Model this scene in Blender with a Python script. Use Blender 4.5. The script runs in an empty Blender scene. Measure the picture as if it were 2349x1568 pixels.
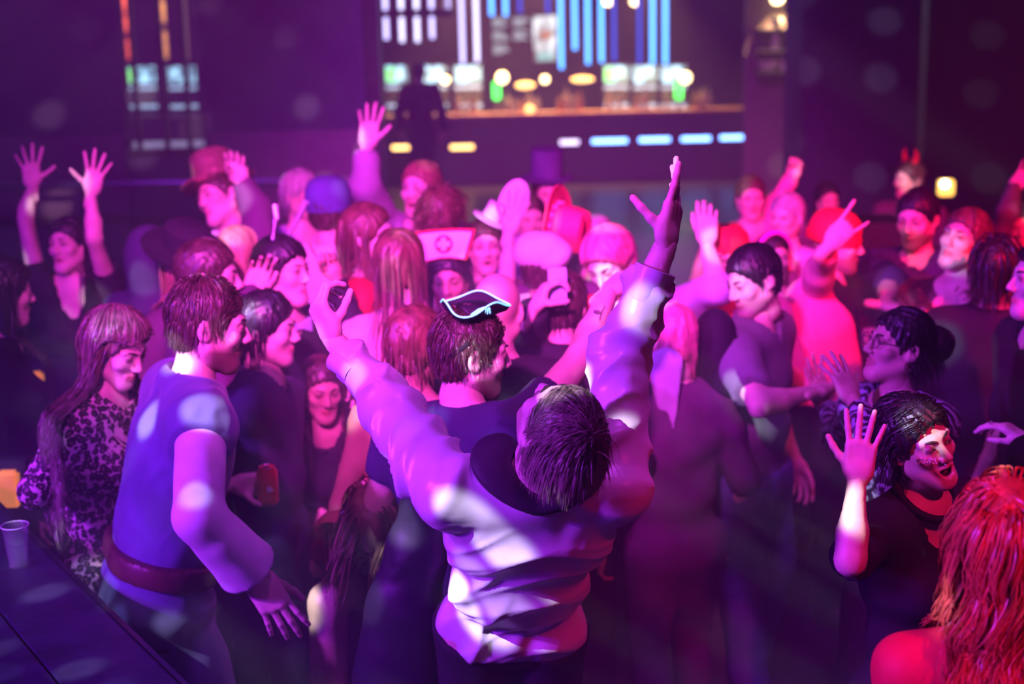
import bpy, bmesh, math, random
import numpy as np
from mathutils import Vector, Matrix

random.seed(7)
RNG = np.random.default_rng(7)
SC = bpy.context.scene
COL = SC.collection

# ------------------------------------------------------------------ camera
IMW, IMH, FPX = 2349.0, 1568.0, 3262.0
CAM = np.array([0.0, 0.0, 2.4])
PITCH, ROLL = math.radians(12.26), math.radians(1.3)
_f = np.array([0, math.cos(PITCH), -math.sin(PITCH)])
_r0 = np.array([1.0, 0, 0]); _u0 = np.array([0, math.sin(PITCH), math.cos(PITCH)])
_r = math.cos(ROLL) * _r0 - math.sin(ROLL) * _u0
_u = math.sin(ROLL) * _r0 + math.cos(ROLL) * _u0
cam_data = bpy.data.cameras.new('camera')
cam_data.sensor_width = 36.0
cam_data.lens = 36.0 * FPX / IMW
cam_data.dof.use_dof = True
cam_data.dof.focus_distance = 3.1
cam_data.dof.aperture_fstop = 2.2
cam_data.clip_end = 200
cam = bpy.data.objects.new('camera', cam_data)
COL.objects.link(cam)
cam.matrix_world = Matrix(((_r[0], _u[0], -_f[0], CAM[0]), (_r[1], _u[1], -_f[1], CAM[1]),
                           (_r[2], _u[2], -_f[2], CAM[2]), (0, 0, 0, 1)))
SC.camera = cam

def ray(px, py):
    d = _f + _r * ((px - IMW / 2) / FPX) - _u * ((py - IMH / 2) / FPX)
    return d / np.linalg.norm(d)
def W(px, py, Y):
    """the point on the pixel's ray at forward distance Y"""
    d = ray(px, py); return CAM + d * ((Y - CAM[1]) / d[1])
def Wz(px, py, z):
    d = ray(px, py); return CAM + d * ((z - CAM[2]) / d[2])

# ------------------------------------------------------------------ colour management, world, lights
SC.view_settings.view_transform = 'Standard'
SC.view_settings.look = 'None'
SC.view_settings.gamma = 1.0
SC.view_settings.use_curve_mapping = False
SC.view_settings.exposure = 0.0
SC.cycles.volume_step_rate = 1.0
SC.cycles.max_bounces = 3
SC.cycles.use_light_tree = False
SC.cycles.diffuse_bounces = 2
SC.cycles.glossy_bounces = 2
SC.cycles.transparent_max_bounces = 6
SC.cycles.adaptive_threshold = 0.05
SC.cycles.volume_bounces = 0
SC.cycles.sample_clamp_indirect = 4.0
wd = bpy.data.worlds.new('dark_hall'); SC.world = wd; wd.use_nodes = True
wd.node_tree.nodes['Background'].inputs[0].default_value = (0.02, 0.004, 0.03, 1)
wd.node_tree.nodes['Background'].inputs[1].default_value = 0.0
# thin stage smoke hanging everywhere in the hall
HAZE = wd.node_tree.nodes.new('ShaderNodeVolumeScatter'); HAZE.inputs['Color'].default_value = (.92, .86, 1.0, 1)
HAZE.inputs['Density'].default_value = 0.014; HAZE.inputs['Anisotropy'].default_value = 0.15
wd.node_tree.links.new(HAZE.outputs[0], next(n for n in wd.node_tree.nodes if n.type == 'OUTPUT_WORLD').inputs['Volume'])

def look_quat(src, dst):
    return (Vector(dst) - Vector(src)).to_track_quat('-Z', 'Y')

def spot(name, loc, aim, col, watts, angle, blend=0.6, radius=0.12, gobo=None):
    L = bpy.data.lights.new(name, 'SPOT')
    L.color = col; L.energy = watts; L.spot_size = math.radians(angle); L.spot_blend = blend
    L.shadow_soft_size = radius
    o = bpy.data.objects.new(name, L); COL.objects.link(o)
    o.location = loc; o.rotation_mode = 'QUATERNION'; o.rotation_quaternion = look_quat(loc, aim)
    if gobo:
        scale, dot, soft, seed = gobo
        L.use_nodes = True
        nt = L.node_tree; N = nt.nodes; K = nt.links
        em = next(n for n in N if n.type == 'EMISSION')
        tc = N.new('ShaderNodeTexCoord')
        sep = N.new('ShaderNodeSeparateXYZ'); K.new(tc.outputs['Normal'], sep.inputs[0])
        ab = N.new('ShaderNodeMath'); ab.operation = 'ABSOLUTE'; K.new(sep.outputs['Z'], ab.inputs[0])
        cmb = N.new('ShaderNodeCombineXYZ')
        for ax in 'XY':
            dv = N.new('ShaderNodeMath'); dv.operation = 'DIVIDE'
            K.new(sep.outputs[ax], dv.inputs[0]); K.new(ab.outputs[0], dv.inputs[1]); K.new(dv.outputs[0], cmb.inputs[ax])
        mp = N.new('ShaderNodeMapping'); mp.inputs['Location'].default_value = seed if hasattr(seed, '__len__') else (seed, seed * 1.7, 0)
        K.new(cmb.outputs[0], mp.inputs[0])
        vo = N.new('ShaderNodeTexVoronoi'); vo.voronoi_dimensions = '2D'
        vo.inputs['Scale'].default_value = scale; vo.inputs['Randomness'].default_value = 0.72
        K.new(mp.outputs[0], vo.inputs['Vector'])
        mr = N.new('ShaderNodeMapRange'); mr.interpolation_type = 'SMOOTHSTEP'
        mr.inputs['From Min'].default_value = dot; mr.inputs['From Max'].default_value = dot * (1 - soft)
        mr.inputs['To Min'].default_value = 0.0; mr.inputs['To Max'].default_value = 1.0
        K.new(vo.outputs['Distance'], mr.inputs['Value'])
        sc = N.new('ShaderNodeSeparateColor'); K.new(vo.outputs['Color'], sc.inputs[0])
        mul = N.new('ShaderNodeMath'); mul.operation = 'MULTIPLY'
        K.new(mr.outputs[0], mul.inputs[0]); K.new(sc.outputs[0], mul.inputs[1])
        K.new(mul.outputs[0], em.inputs['Strength'])
    return o

# stage lamps hang on the truss above and behind the photographer, who stands on the stage; added spots and washes are marked
spot('stage_spot_magenta', (-0.9, -0.4, 4.4), (-0.12, 6.5, 1.55), (1.0, 0.055, 0.84), 5000, 34, 0.85)
spot('stage_spot_red', (3.2, 0.2, 4.4), (2.1, 5.9, 1.45), (1.0, 0.002, 0.07), 3600, 30, 0.8)
spot('added_spot_red_front', (2.1, 0.2, 4.2), (0.98, 2.75, 1.3), (1.0, 0.008, 0.13), 420, 25, 0.8)  # added lamp, turns the copper hair and the glittered face red
spot('added_smoke_spot_purple', (0.4, 2.6, 5.7), (0.45, 4.7, 0.2), (0.50, 0.04, 0.85), 450, 62, 0.9, 0.2)  # added lamp that makes the low smoke glow purple
spot('stage_spot_violet', (-4.8, 0.6, 3.7), (-0.1, 3.3, 1.2), (0.48, 0.04, 1.0), 1850, 42, 0.7)
spot('added_wash_indigo', (-4.6, 0.6, 3.2), (-0.2, 4.0, 0.3), (0.20, 0.0, 1.0), 900, 95, 0.9)  # added fill, colours the left foreground and its haze indigo
spot('mirror_dot_lamp', (-3.2, 0.2, 4.6), (0.4, 5.2, 1.2), (0.90, 0.86, 1.0), 4300, 50, 0.3, 0.012, gobo=(21.0, 0.25, 0.42, (2.3, 3.898, 0)))
spot('mirror_dot_lamp_wall', (2.0, 5.0, 5.2), (-3.8, 12.8, -0.3), (1.0, 0.72, 0.8), 4600, 38, 0.5, 0.015, gobo=(15.0, 0.24, 0.6, 5.1))
spot('mirror_dot_lamp_table', (-0.4, 0.6, 4.6), (-1.5, 3.1, 1.05), (0.40, 0.40, 1.0), 1100, 46, 0.3, 0.012, gobo=(19.0, 0.22, 0.4, 3.7))
spot('added_wash_purple', (0.6, 10.0, 5.6), (0.4, 15.0, 0.6), (0.42, 0.04, 0.72), 2600, 66, 0.9, 0.3)  # added wash, brightens the background wall and haze behind the crowd
spot('added_wash_blue', (-4.0, 9.5, 5.6), (-4.0, 13.2, 0.2), (0.26, 0.015, 0.75), 450, 70, 0.9, 0.3)  # added wash to turn the left wall more violet

# ------------------------------------------------------------------ materials
MATS = {}
def _new(name):
    m = bpy.data.materials.new(name); m.use_nodes = True
    nt = m.node_tree; b = nt.nodes['Principled BSDF']
    return m, nt, b
def _bump(nt, b, scale, strength, dist=0.01, stretch=(1, 1, 1), detail=3.0):
    N, K = nt.nodes, nt.links
    tc = N.new('ShaderNodeTexCoord'); mp = N.new('ShaderNodeMapping'); mp.inputs['Scale'].default_value = stretch
    K.new(tc.outputs['Object'], mp.inputs[0])
    no = N.new('ShaderNodeTexNoise'); no.inputs['Scale'].default_value = scale; no.inputs['Detail'].default_value = detail
    K.new(mp.outputs[0], no.inputs['Vector'])
    bp = N.new('ShaderNodeBump'); bp.inputs['Strength'].default_value = strength; bp.inputs['Distance'].default_value = dist
    K.new(no.outputs[0], bp.inputs['Height']); K.new(bp.outputs[0], b.inputs['Normal'])
    return mp, no
def _varied(nt, b, mp, col, amount, scale):
    N, K = nt.nodes, nt.links
    no = N.new('ShaderNodeTexNoise'); no.inputs['Scale'].default_value = scale; K.new(mp.outputs[0], no.inputs['Vector'])
    rp = N.new('ShaderNodeValToRGB')
    c = np.array(col)
    rp.color_ramp.elements[0].position = 0.3; rp.color_ramp.elements[1].position = 0.7
    rp.color_ramp.elements[0].color = (*(c * (1 - amount)), 1); rp.color_ramp.elements[1].color = (*np.clip(c * (1 + amount), 0, 1), 1)
    K.new(no.outputs[0], rp.inputs[0]); K.new(rp.outputs[0], b.inputs['Base Color'])
    return rp
def cloth(name, col, rough=0.75, bump=0.35, scale=14, sheen=0.0, spec=0.3, var=0.15, metal=0.0):
    if name in MATS: return MATS[name]
    m, nt, b = _new(name)
    mp, no = _bump(nt, b, scale, bump, 0.02)
    if bump >= .3:
        no.noise_type = 'RIDGED_MULTIFRACTAL'; no.inputs['Scale'].default_value = scale * .5; no.inputs['Detail'].default_value = 2.0; no.inputs['Distortion'].default_value = .6
    _varied(nt, b, mp, col, var, 9)
    b.inputs['Roughness'].default_value = rough; b.inputs['Specular IOR Level'].default_value = spec
    b.inputs['Sheen Weight'].default_value = sheen; b.inputs['Metallic'].default_value = metal
    MATS[name] = m; return m
def plain(name, col, rough=0.5, metal=0.0, spec=0.5, bump=0.0, scale=40, var=0.08):
    return cloth(name, col, rough, bump, scale, 0.0, spec, var, metal)
def skin(name, col):
    if name in MATS: return MATS[name]
    m, nt, b = _new(name); N, K = nt.nodes, nt.links
    mp, no = _bump(nt, b, 90, 0.12, 0.004)
    rp = _varied(nt, b, mp, col, 0.10, 18)
    at = N.new('ShaderNodeAttribute'); at.attribute_name = 'paint'
    mx = N.new('ShaderNodeMix'); mx.data_type = 'RGBA'; mx.blend_type = 'MULTIPLY'; mx.inputs[0].default_value = 1.0
    K.new(rp.outputs[0], mx.inputs[6]); K.new(at.outputs['Color'], mx.inputs[7]); K.new(mx.outputs[2], b.inputs['Base Color'])
    b.inputs['Roughness'].default_value = 0.48; b.inputs['Specular IOR Level'].default_value = 0.45
    MATS[name] = m; return m
def hairmat(name, col, rough=0.42):
    if name in MATS: return MATS[name]
    m, nt, b = _new(name); N, K = nt.nodes, nt.links
    mp, no = _bump(nt, b, 60, 0.5, 0.006, (1, 1, 0.18))
    _varied(nt, b, mp, col, 0.45, 40)
    b.inputs['Roughness'].default_value = rough; b.inputs['Specular IOR Level'].default_value = 0.6
    MATS[name] = m; return m
def glow(name, col, strength, stripes=None):
    if name in MATS: return MATS[name]
    m, nt, b = _new(name); N, K = nt.nodes, nt.links
    m.cycles.emission_sampling = 'NONE'   # small far-off lights: cheaper to find by chance
    b.inputs['Base Color'].default_value = (*[min(1, c) for c in col], 1)
    b.inputs['Emission Color'].default_value = (*col, 1); b.inputs['Emission Strength'].default_value = strength
    if stripes:
        tc = N.new('ShaderNodeTexCoord'); mp = N.new('ShaderNodeMapping'); mp.inputs['Scale'].default_value = stripes
        K.new(tc.outputs['Object'], mp.inputs[0])
        no = N.new('ShaderNodeTexNoise'); no.inputs['Scale'].default_value = 1.0; no.inputs['Detail'].default_value = 1.0
        K.new(mp.outputs[0], no.inputs['Vector'])
        mr = N.new('ShaderNodeMapRange'); mr.inputs['From Min'].default_value = 0.38; mr.inputs['From Max'].default_value = 0.62
        mr.inputs['To Min'].default_value = strength * 0.08; mr.inputs['To Max'].default_value = strength * 1.3
        K.new(no.outputs[0], mr.inputs[0]); K.new(mr.outputs[0], b.inputs['Emission Strength'])
    MATS[name] = m; return m
def glassmat(name, col=(0.9, 0.9, 0.95), rough=0.05, alpha=0.25):
    if name in MATS: return MATS[name]
    m, nt, b = _new(name)
    b.inputs['Base Color'].default_value = (*col, 1); b.inputs['Roughness'].default_value = rough
    b.inputs['Alpha'].default_value = alpha; b.inputs['IOR'].default_value = 1.45; b.inputs['Specular IOR Level'].default_value = 0.9
    MATS[name] = m; return m
def leopard():
    m, nt, b = _new('leopard_print_jersey'); N, K = nt.nodes, nt.links
    tc = N.new('ShaderNodeTexCoord')
    nz = N.new('ShaderNodeTexNoise'); nz.inputs['Scale'].default_value = 30; K.new(tc.outputs['Object'], nz.inputs['Vector'])
    ad = N.new('ShaderNodeMix'); ad.data_type = 'VECTOR'; ad.inputs[0].default_value = 0.025
    K.new(tc.outputs['Object'], ad.inputs[4]); K.new(nz.outputs['Color'], ad.inputs[5])
    vo = N.new('ShaderNodeTexVoronoi'); vo.inputs['Scale'].default_value = 52; vo.inputs['Randomness'].default_value = 0.85
    K.new(ad.outputs[1], vo.inputs['Vector'])
    rp = N.new('ShaderNodeValToRGB'); e = rp.color_ramp.elements
    e[0].position = 0.0; e[0].color = (0.26, 0.11, 0.16, 1); e[1].position = 0.20; e[1].color = (0.22, 0.09, 0.13, 1)
    for p, c in ((0.27, (0.014, 0.007, 0.014)), (0.56, (0.014, 0.007, 0.014)), (0.63, (0.72, 0.45, 0.56)), (1.0, (0.86, 0.6, 0.7))):
        q = e.new(p); q.color = (*c, 1)
    K.new(vo.outputs['Distance'], rp.inputs[0]); K.new(rp.outputs[0], b.inputs['Base Color'])
    b.inputs['Roughness'].default_value = 0.6
    return m
def ikat():
    m, nt, b = _new('zigzag_print_blouse'); N, K = nt.nodes, nt.links
    tc = N.new('ShaderNodeTexCoord'); wv = N.new('ShaderNodeTexWave'); wv.wave_type = 'BANDS'; wv.bands_direction = 'DIAGONAL'
    wv.inputs['Scale'].default_value = 13; wv.inputs['Distortion'].default_value = 9; wv.inputs['Detail'].default_value = 1.5; wv.inputs['Detail Scale'].default_value = 1.6
    K.new(tc.outputs['Object'], wv.inputs['Vector'])
    rp = N.new('ShaderNodeValToRGB'); e = rp.color_ramp.elements
    e[0].position = 0.55; e[0].color = (0.02, 0.012, 0.03, 1); e[1].position = 0.72; e[1].color = (0.42, 0.42, 0.62, 1)
    K.new(wv.outputs[0], rp.inputs[0]); K.new(rp.outputs[0], b.inputs['Base Color']); b.inputs['Roughness'].default_value = 0.55
    return m
def sequin():
    m, nt, b = _new('sequin_fabric'); N, K = nt.nodes, nt.links
    tc = N.new('ShaderNodeTexCoord'); vo = N.new('ShaderNodeTexVoronoi'); vo.inputs['Scale'].default_value = 120
    K.new(tc.outputs['Object'], vo.inputs['Vector'])
    bp = N.new('ShaderNodeBump'); bp.inputs['Strength'].default_value = 0.9; bp.inputs['Distance'].default_value = 0.01
    K.new(vo.outputs['Color'], bp.inputs['Height']); K.new(bp.outputs[0], b.inputs['Normal'])
    b.inputs['Base Color'].default_value = (0.16, 0.07, 0.09, 1); b.inputs['Metallic'].default_value = 0.7; b.inputs['Roughness'].default_value = 0.35
    return m

# ------------------------------------------------------------------ signed-distance modelling
def nrm(v):
    v = np.asarray(v, float); return v / max(1e-9, np.linalg.norm(v))
def A(*v): return np.array(v, float)

def cone(a, b, ra, rb, k=0.02, flat=None, op='u', capped=False):
    return dict(t='cone', a=np.asarray(a, float), b=np.asarray(b, float), ra=ra, rb=rb, k=k, flat=flat, op=op, capped=capped)
def ell(c, r, R=None, k=0.02, op='u'):
    return dict(t='ell', c=np.asarray(c, float), r=np.asarray(r, float), R=np.eye(3) if R is None else np.asarray(R, float), k=k, op=op)
def half(o, n, k=0.0): return dict(t='half', o=np.asarray(o, float), n=nrm(n), op='c', k=k)

def p_bounds(p):
    if p['t'] == 'cone':
        r = max(p['ra'], p['rb'])
        return np.minimum(p['a'], p['b']) - r, np.maximum(p['a'], p['b']) + r
    R = np.abs(p['R']); e = R @ p['r']
    return p['c'] - e, p['c'] + e
def p_dist(p, X, Y, Z):
    if p['t'] == 'half':
        o, n = p['o'], p['n']; return (X - o[0]) * n[0] + (Y - o[1]) * n[1] + (Z - o[2]) * n[2]
    if p['t'] == 'ell':
        c, r, R = p['c'], p['r'], p['R']
        x, y, z = X - c[0], Y - c[1], Z - c[2]
        k0 = 0; k1 = 0
        for i in range(3):
            q = x * R[0, i] + y * R[1, i] + z * R[2, i]
            k0 = k0 + (q / r[i]) ** 2; k1 = k1 + (q / r[i] ** 2) ** 2
        k0 = np.sqrt(k0); return k0 * (k0 - 1) / np.maximum(np.sqrt(k1), 1e-6)
    a, b = p['a'], p['b']; x, y, z = X - a[0], Y - a[1], Z - a[2]; ba = b - a
    if p['flat'] is not None:
        n, kf = p['flat']; n = nrm(n)
        q = x * n[0] + y * n[1] + z * n[2]; s = 1 / kf - 1
        x = x + n[0] * q * s; y = y + n[1] * q * s; z = z + n[2] * q * s
        ba = ba + n * np.dot(ba, n) * s
    L2 = max(1e-9, ba @ ba); t = (x * ba[0] + y * ba[1] + z * ba[2]) / L2
    if p['capped']:
        tc = np.clip(t, 0, None); rr = p['ra'] + (p['rb'] - p['ra']) * np.clip(t, 0, 1)
        d = np.sqrt((x - ba[0] * tc) ** 2 + (y - ba[1] * tc) ** 2 + (z - ba[2] * tc) ** 2) - rr
        return np.maximum(d, (t - 1) * math.sqrt(L2))
    t = np.clip(t, 0, 1); rr = p['ra'] + (p['rb'] - p['ra']) * t
    return np.sqrt((x - ba[0] * t) ** 2 + (y - ba[1] * t) ** 2 + (z - ba[2] * t) ** 2) - rr

def sdf_mesh(prims, h, fold=None):
    """smooth union of the primitives, meshed with surface nets at cell size h -> (verts, quads)"""
    us = [p for p in prims if p['op'] == 'u']
    lo = np.min([p_bounds(p)[0] for p in us], 0) - 3 * h; hi = np.max([p_bounds(p)[1] for p in us], 0) + 3 * h
    n = np.ceil((hi - lo) / h).astype(int) + 1
    ax = [lo[i] + h * np.arange(n[i]) for i in range(3)]
    F = np.full(n, 0.2, dtype=np.float32)
    for p in prims:
        if p['t'] == 'half':
            d = p_dist(p, ax[0][:, None, None], ax[1][None, :, None], ax[2][None, None, :])
            F = np.maximum(F, d.astype(np.float32)); continue
        k = p['k']; b0, b1 = p_bounds(p); pad = k + 3 * h
        i0 = np.clip(np.floor((b0 - pad - lo) / h).astype(int), 0, n - 1); i1 = np.clip(np.ceil((b1 + pad - lo) / h).astype(int) + 1, 1, n)
        if np.any(i1 <= i0): continue
        sl = tuple(slice(i0[i], i1[i]) for i in range(3))
        d = p_dist(p, ax[0][sl[0]][:, None, None], ax[1][sl[1]][None, :, None], ax[2][sl[2]][None, None, :])
        f = F[sl]
        if p['op'] == 'u':
            hh = np.clip(0.5 + 0.5 * (f - d) / max(k, 1e-5), 0, 1)
            F[sl] = f + (d - f) * hh - k * hh * (1 - hh)
        else:
            d = -d; hh = np.clip(0.5 - 0.5 * (f - d) / max(k, 1e-5), 0, 1)
            F[sl] = f + (d - f) * hh + k * hh * (1 - hh)
    F[0] = F[-1] = 1; F[:, 0] = F[:, -1] = 1; F[:, :, 0] = F[:, :, -1] = 1
    S = F < 0
    c8 = [S[a:n[0] - 1 + a, b:n[1] - 1 + b, c:n[2] - 1 + c] for a in (0, 1) for b in (0, 1) for c in (0, 1)]
    cnt = sum(x.astype(np.int8) for x in c8)
    cells = np.argwhere((cnt > 0) & (cnt < 8))
    if len(cells) == 0: return np.zeros((0, 3)), np.zeros((0, 4), int)
    idx = np.full(n - 1, -1, int); idx[tuple(cells.T)] = np.arange(len(cells))
    offs = np.array([(a, b, c) for a in (0, 1) for b in (0, 1) for c in (0, 1)])
    val = np.stack([F[tuple((cells + o).T)] for o in offs], 1).astype(float)
    pos = np.zeros((len(cells), 3)); num = np.zeros(len(cells))
    for i in range(8):
        for j in range(i + 1, 8):
            dd = offs[j] - offs[i]
            if np.abs(dd).sum() != 1: continue
            m = (val[:, i] < 0) != (val[:, j] < 0)
            t = np.where(m, val[:, i] / np.where(m, val[:, i] - val[:, j], 1), 0)
            pos += np.where(m[:, None], offs[i] + t[:, None] * dd, 0); num += m
    V = lo + h * (cells + pos / num[:, None])
    Q = []
    for axn in range(3):
        o1, o2 = [(1, 2), (2, 0), (0, 1)][axn]
        s0 = [slice(1, n[i] - 1) for i in range(3)]; s0[axn] = slice(0, n[axn] - 1); s1 = list(s0); s1[axn] = slice(1, n[axn])
        a, b = S[tuple(s0)], S[tuple(s1)]
        for cond, flip in ((a & ~b, False), (~a & b, True)):
            e = np.argwhere(cond)
            if len(e) == 0: continue
            base = e + [1 if i != axn else 0 for i in range(3)]
            d1 = np.zeros(3, int); d1[o1] = 1; d2 = np.zeros(3, int); d2[o2] = 1
            q = [idx[tuple((base - d1 - d2).T)], idx[tuple((base - d2).T)], idx[tuple(base.T)], idx[tuple((base - d1).T)]]
            if flip: q = q[::-1]
            Q.append(np.stack(q, 1))
    Q = np.concatenate(Q)
    Q = Q[(Q >= 0).all(1)]
    if fold is not None:
        N = vnormals(V, Q); V = V + N * fold(V)[:, None]
    return V, Q

def vnormals(V, Q):
    a = V[Q[:, 2]] - V[Q[:, 0]]; b = V[Q[:, 3]] - V[Q[:, 1]]; fn = np.cross(a, b)
    N = np.zeros_like(V)
    for i in range(4): np.add.at(N, Q[:, i], fn)
    return N / np.maximum(np.linalg.norm(N, axis=1)[:, None], 1e-9)

def join(parts):
    Vs, Qs, off = [], [], 0
    for V, Q in parts:
        Vs.append(V); Qs.append(Q + off); off += len(V)
    return np.concatenate(Vs), np.concatenate(Qs)

def mesh_obj(name, V, Q, mat, parent=None, base=None, paint=None, smooth=True, sharp=None):
    V = np.asarray(V, float)
    if base is not None: V = V - np.asarray(base)
    me = bpy.data.meshes.new(name)
    Q = np.asarray(Q, int); nf, w = Q.shape
    me.vertices.add(len(V)); me.vertices.foreach_set('co', V.astype(np.float32).ravel())
    me.loops.add(nf * w); me.loops.foreach_set('vertex_index', Q.astype(np.int32).ravel())
    me.polygons.add(nf); me.polygons.foreach_set('loop_start', np.arange(0, nf * w, w, dtype=np.int32))
    me.polygons.foreach_set('loop_total', np.full(nf, w, np.int32))
    me.polygons.foreach_set('use_smooth', np.full(nf, smooth))
    if paint is not None:
        at = me.color_attributes.new('paint', 'FLOAT_COLOR', 'POINT')
        at.data.foreach_set('color', np.concatenate([paint, np.ones((len(V), 1))], 1).astype(np.float32).ravel())
    me.update(calc_edges=True); me.materials.append(mat)
    if sharp: me.set_sharp_from_angle(angle=math.radians(sharp))
    o = bpy.data.objects.new(name, me); COL.objects.link(o)
    if parent is not None: o.parent = parent
    return o

def folds(amp, freq, seed=0.0, axis=None):
    """gathered-cloth relief: warped ridges, mostly across the given axis"""
    def fn(V):
        x, y, z = V.T
        if axis is None: u = z + 0.35 * np.sin(5 * x + seed) * 0.3
        else: u = V @ nrm(axis)
        w = np.sin(7.1 * x + seed) + np.sin(6.3 * y + 1.7 * seed) + 0.6 * np.sin(11 * z + 2.2 * seed)
        a = np.sin(freq * u + 1.9 * w + seed); b = np.sin(freq * 0.57 * (u + 0.6 * x - 0.5 * y) + 2.4 * w + 2 * seed)
        return amp * (0.55 * a + 0.6 * b) * (0.6 + 0.4 * np.sin(9 * x - 8 * y + seed))
    return fn

# ------------------------------------------------------------------ object helpers
def tag(o, label=None, cat=None, group=None, kind=None):
    for k, v in (('label', label), ('category', cat), ('group', group), ('kind', kind)):
        if v: o[k] = v
    return o
def thing(name, label, cat, loc=(0, 0, 0), group=None):
    o = bpy.data.objects.new(name, None); COL.objects.link(o); o.location = loc; o.empty_display_size = 0.1
    return tag(o, label, cat, group)

class MB:
    """collects simple shapes into one mesh (world coordinates)"""
    def __init__(s): s.v, s.f = [], []
    def add(s, V, F):
        n = len(s.v); s.v += [tuple(map(float, p)) for p in V]; s.f += [tuple(i + n for i in f) for f in F]; return s
    def box(s, lo, hi, bev=0.0):
        bm = bmesh.new(); bmesh.ops.create_cube(bm, size=1.0)
        lo, hi = np.minimum(lo, hi), np.maximum(lo, hi)
        for v in bm.verts: v.co = Vector([(lo[i] + hi[i]) / 2 + v.co[i] * (hi[i] - lo[i]) for i in range(3)])
        if bev: bmesh.ops.bevel(bm, geom=bm.edges[:], offset=bev, segments=2, affect='EDGES')
        bm.verts.index_update(); s.add([v.co for v in bm.verts], [[v.index for v in f.verts] for f in bm.faces]); bm.free(); return s
    def lathe(s, prof, c=(0, 0, 0), R=None, n=24, sx=1.0, sy=1.0, close=True):
        """prof: list of (radius, height)"""
        R = np.eye(3) if R is None else R; V, F = [], []
        m = len(prof)
        for i in range(n):
            a = 2 * math.pi * i / n
            for r, z in prof: V.append(np.asarray(c) + R @ A(r * math.cos(a) * sx, r * math.sin(a) * sy, z))
        for i in range(n):
            j = (i + 1) % n
            for k in range(m - 1): F.append((i * m + k, j * m + k, j * m + k + 1, i * m + k + 1))
        if close:
            for k in (0, m - 1):
                if prof[k][0] > 1e-5: F.append([i * m + k for i in range(n)][::-1 if k == 0 else 1])
        return s.add(V, F)
    def tube(s, pts, r, n=8, closed=False):
        pts = [np.asarray(p, float) for p in pts]; m = len(pts); V, F = [], []
        rr = r if hasattr(r, '__len__') else [r] * m
        up = A(0.13, 0.31, 0.94)
        for i, p in enumerate(pts):
            t = nrm((pts[(i + 1) % m] if closed or i < m - 1 else p) - (pts[i - 1] if closed or i > 0 else p))
            x = nrm(np.cross(t, up)); y = np.cross(t, x)
            for j in range(n):
                a = 2 * math.pi * j / n; V.append(p + rr[i] * (math.cos(a) * x + math.sin(a) * y))
        for i in range(m if closed else m - 1):
            k = (i + 1) % m
            for j in range(n):
                l = (j + 1) % n; F.append((i * n + j, i * n + l, k * n + l, k * n + j))
        if not closed: F += [tuple(range(n))[::-1], tuple(range((m - 1) * n, m * n))]
        return s.add(V, F)
    def prism(s, poly, o, ex, ey, depth):
        """extrude a 2-D outline lying in the plane o + x*ex + y*ey"""
        ex, ey = nrm(ex), nrm(ey); nz = np.cross(ex, ey); k = len(poly)
        V = [np.asarray(o) + ex * x + ey * y for x, y in poly] + [np.asarray(o) + ex * x + ey * y + nz * depth for x, y in poly]
        F = [tuple(range(k))[::-1], tuple(range(k, 2 * k))] + [(i, (i + 1) % k, k + (i + 1) % k, k + i) for i in range(k)]
        return s.add(V, F)
    def sphere(s, c, r, n=12, R=None):
        r = (r, r, r) if not hasattr(r, '__len__') else r
        prof = [(math.sin(math.pi * i / n), -math.cos(math.pi * i / n)) for i in range(n + 1)]
        R = np.eye(3) if R is None else R
        V, F = [], []; seg = n * 2; m = n + 1
        for i in range(seg):
            a = 2 * math.pi * i / seg
            for q, z in prof: V.append(np.asarray(c) + R @ A(q * math.cos(a) * r[0], q * math.sin(a) * r[1], z * r[2]))
        for i in range(seg):
            j = (i + 1) % seg
            for k in range(n): F.append((i * m + k, j * m + k, j * m + k + 1, i * m + k + 1))
        return s.add(V, F)
    def build(s, name, mat, parent=None, smooth=False):
        me = bpy.data.meshes.new(name)
        V = np.array(s.v)
        if parent is not None: V = V - np.array(world_loc(parent))
        me.from_pydata(V.tolist(), [], s.f); me.materials.append(mat)
        if smooth: me.polygons.foreach_set('use_smooth', [True] * len(me.polygons))
        me.update()
        bm = bmesh.new(); bm.from_mesh(me); bmesh.ops.recalc_face_normals(bm, faces=bm.faces[:]); bm.to_mesh(me); bm.free()
        if smooth:
            try: me.set_sharp_from_angle(angle=math.radians(50))
            except Exception: pass
        o = bpy.data.objects.new(name, me); COL.objects.link(o)
        if parent is not None: o.parent = parent
        return o
def world_loc(o):
    p = A(*o.location)
    return p if o.parent is None else p + world_loc(o.parent)
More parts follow.
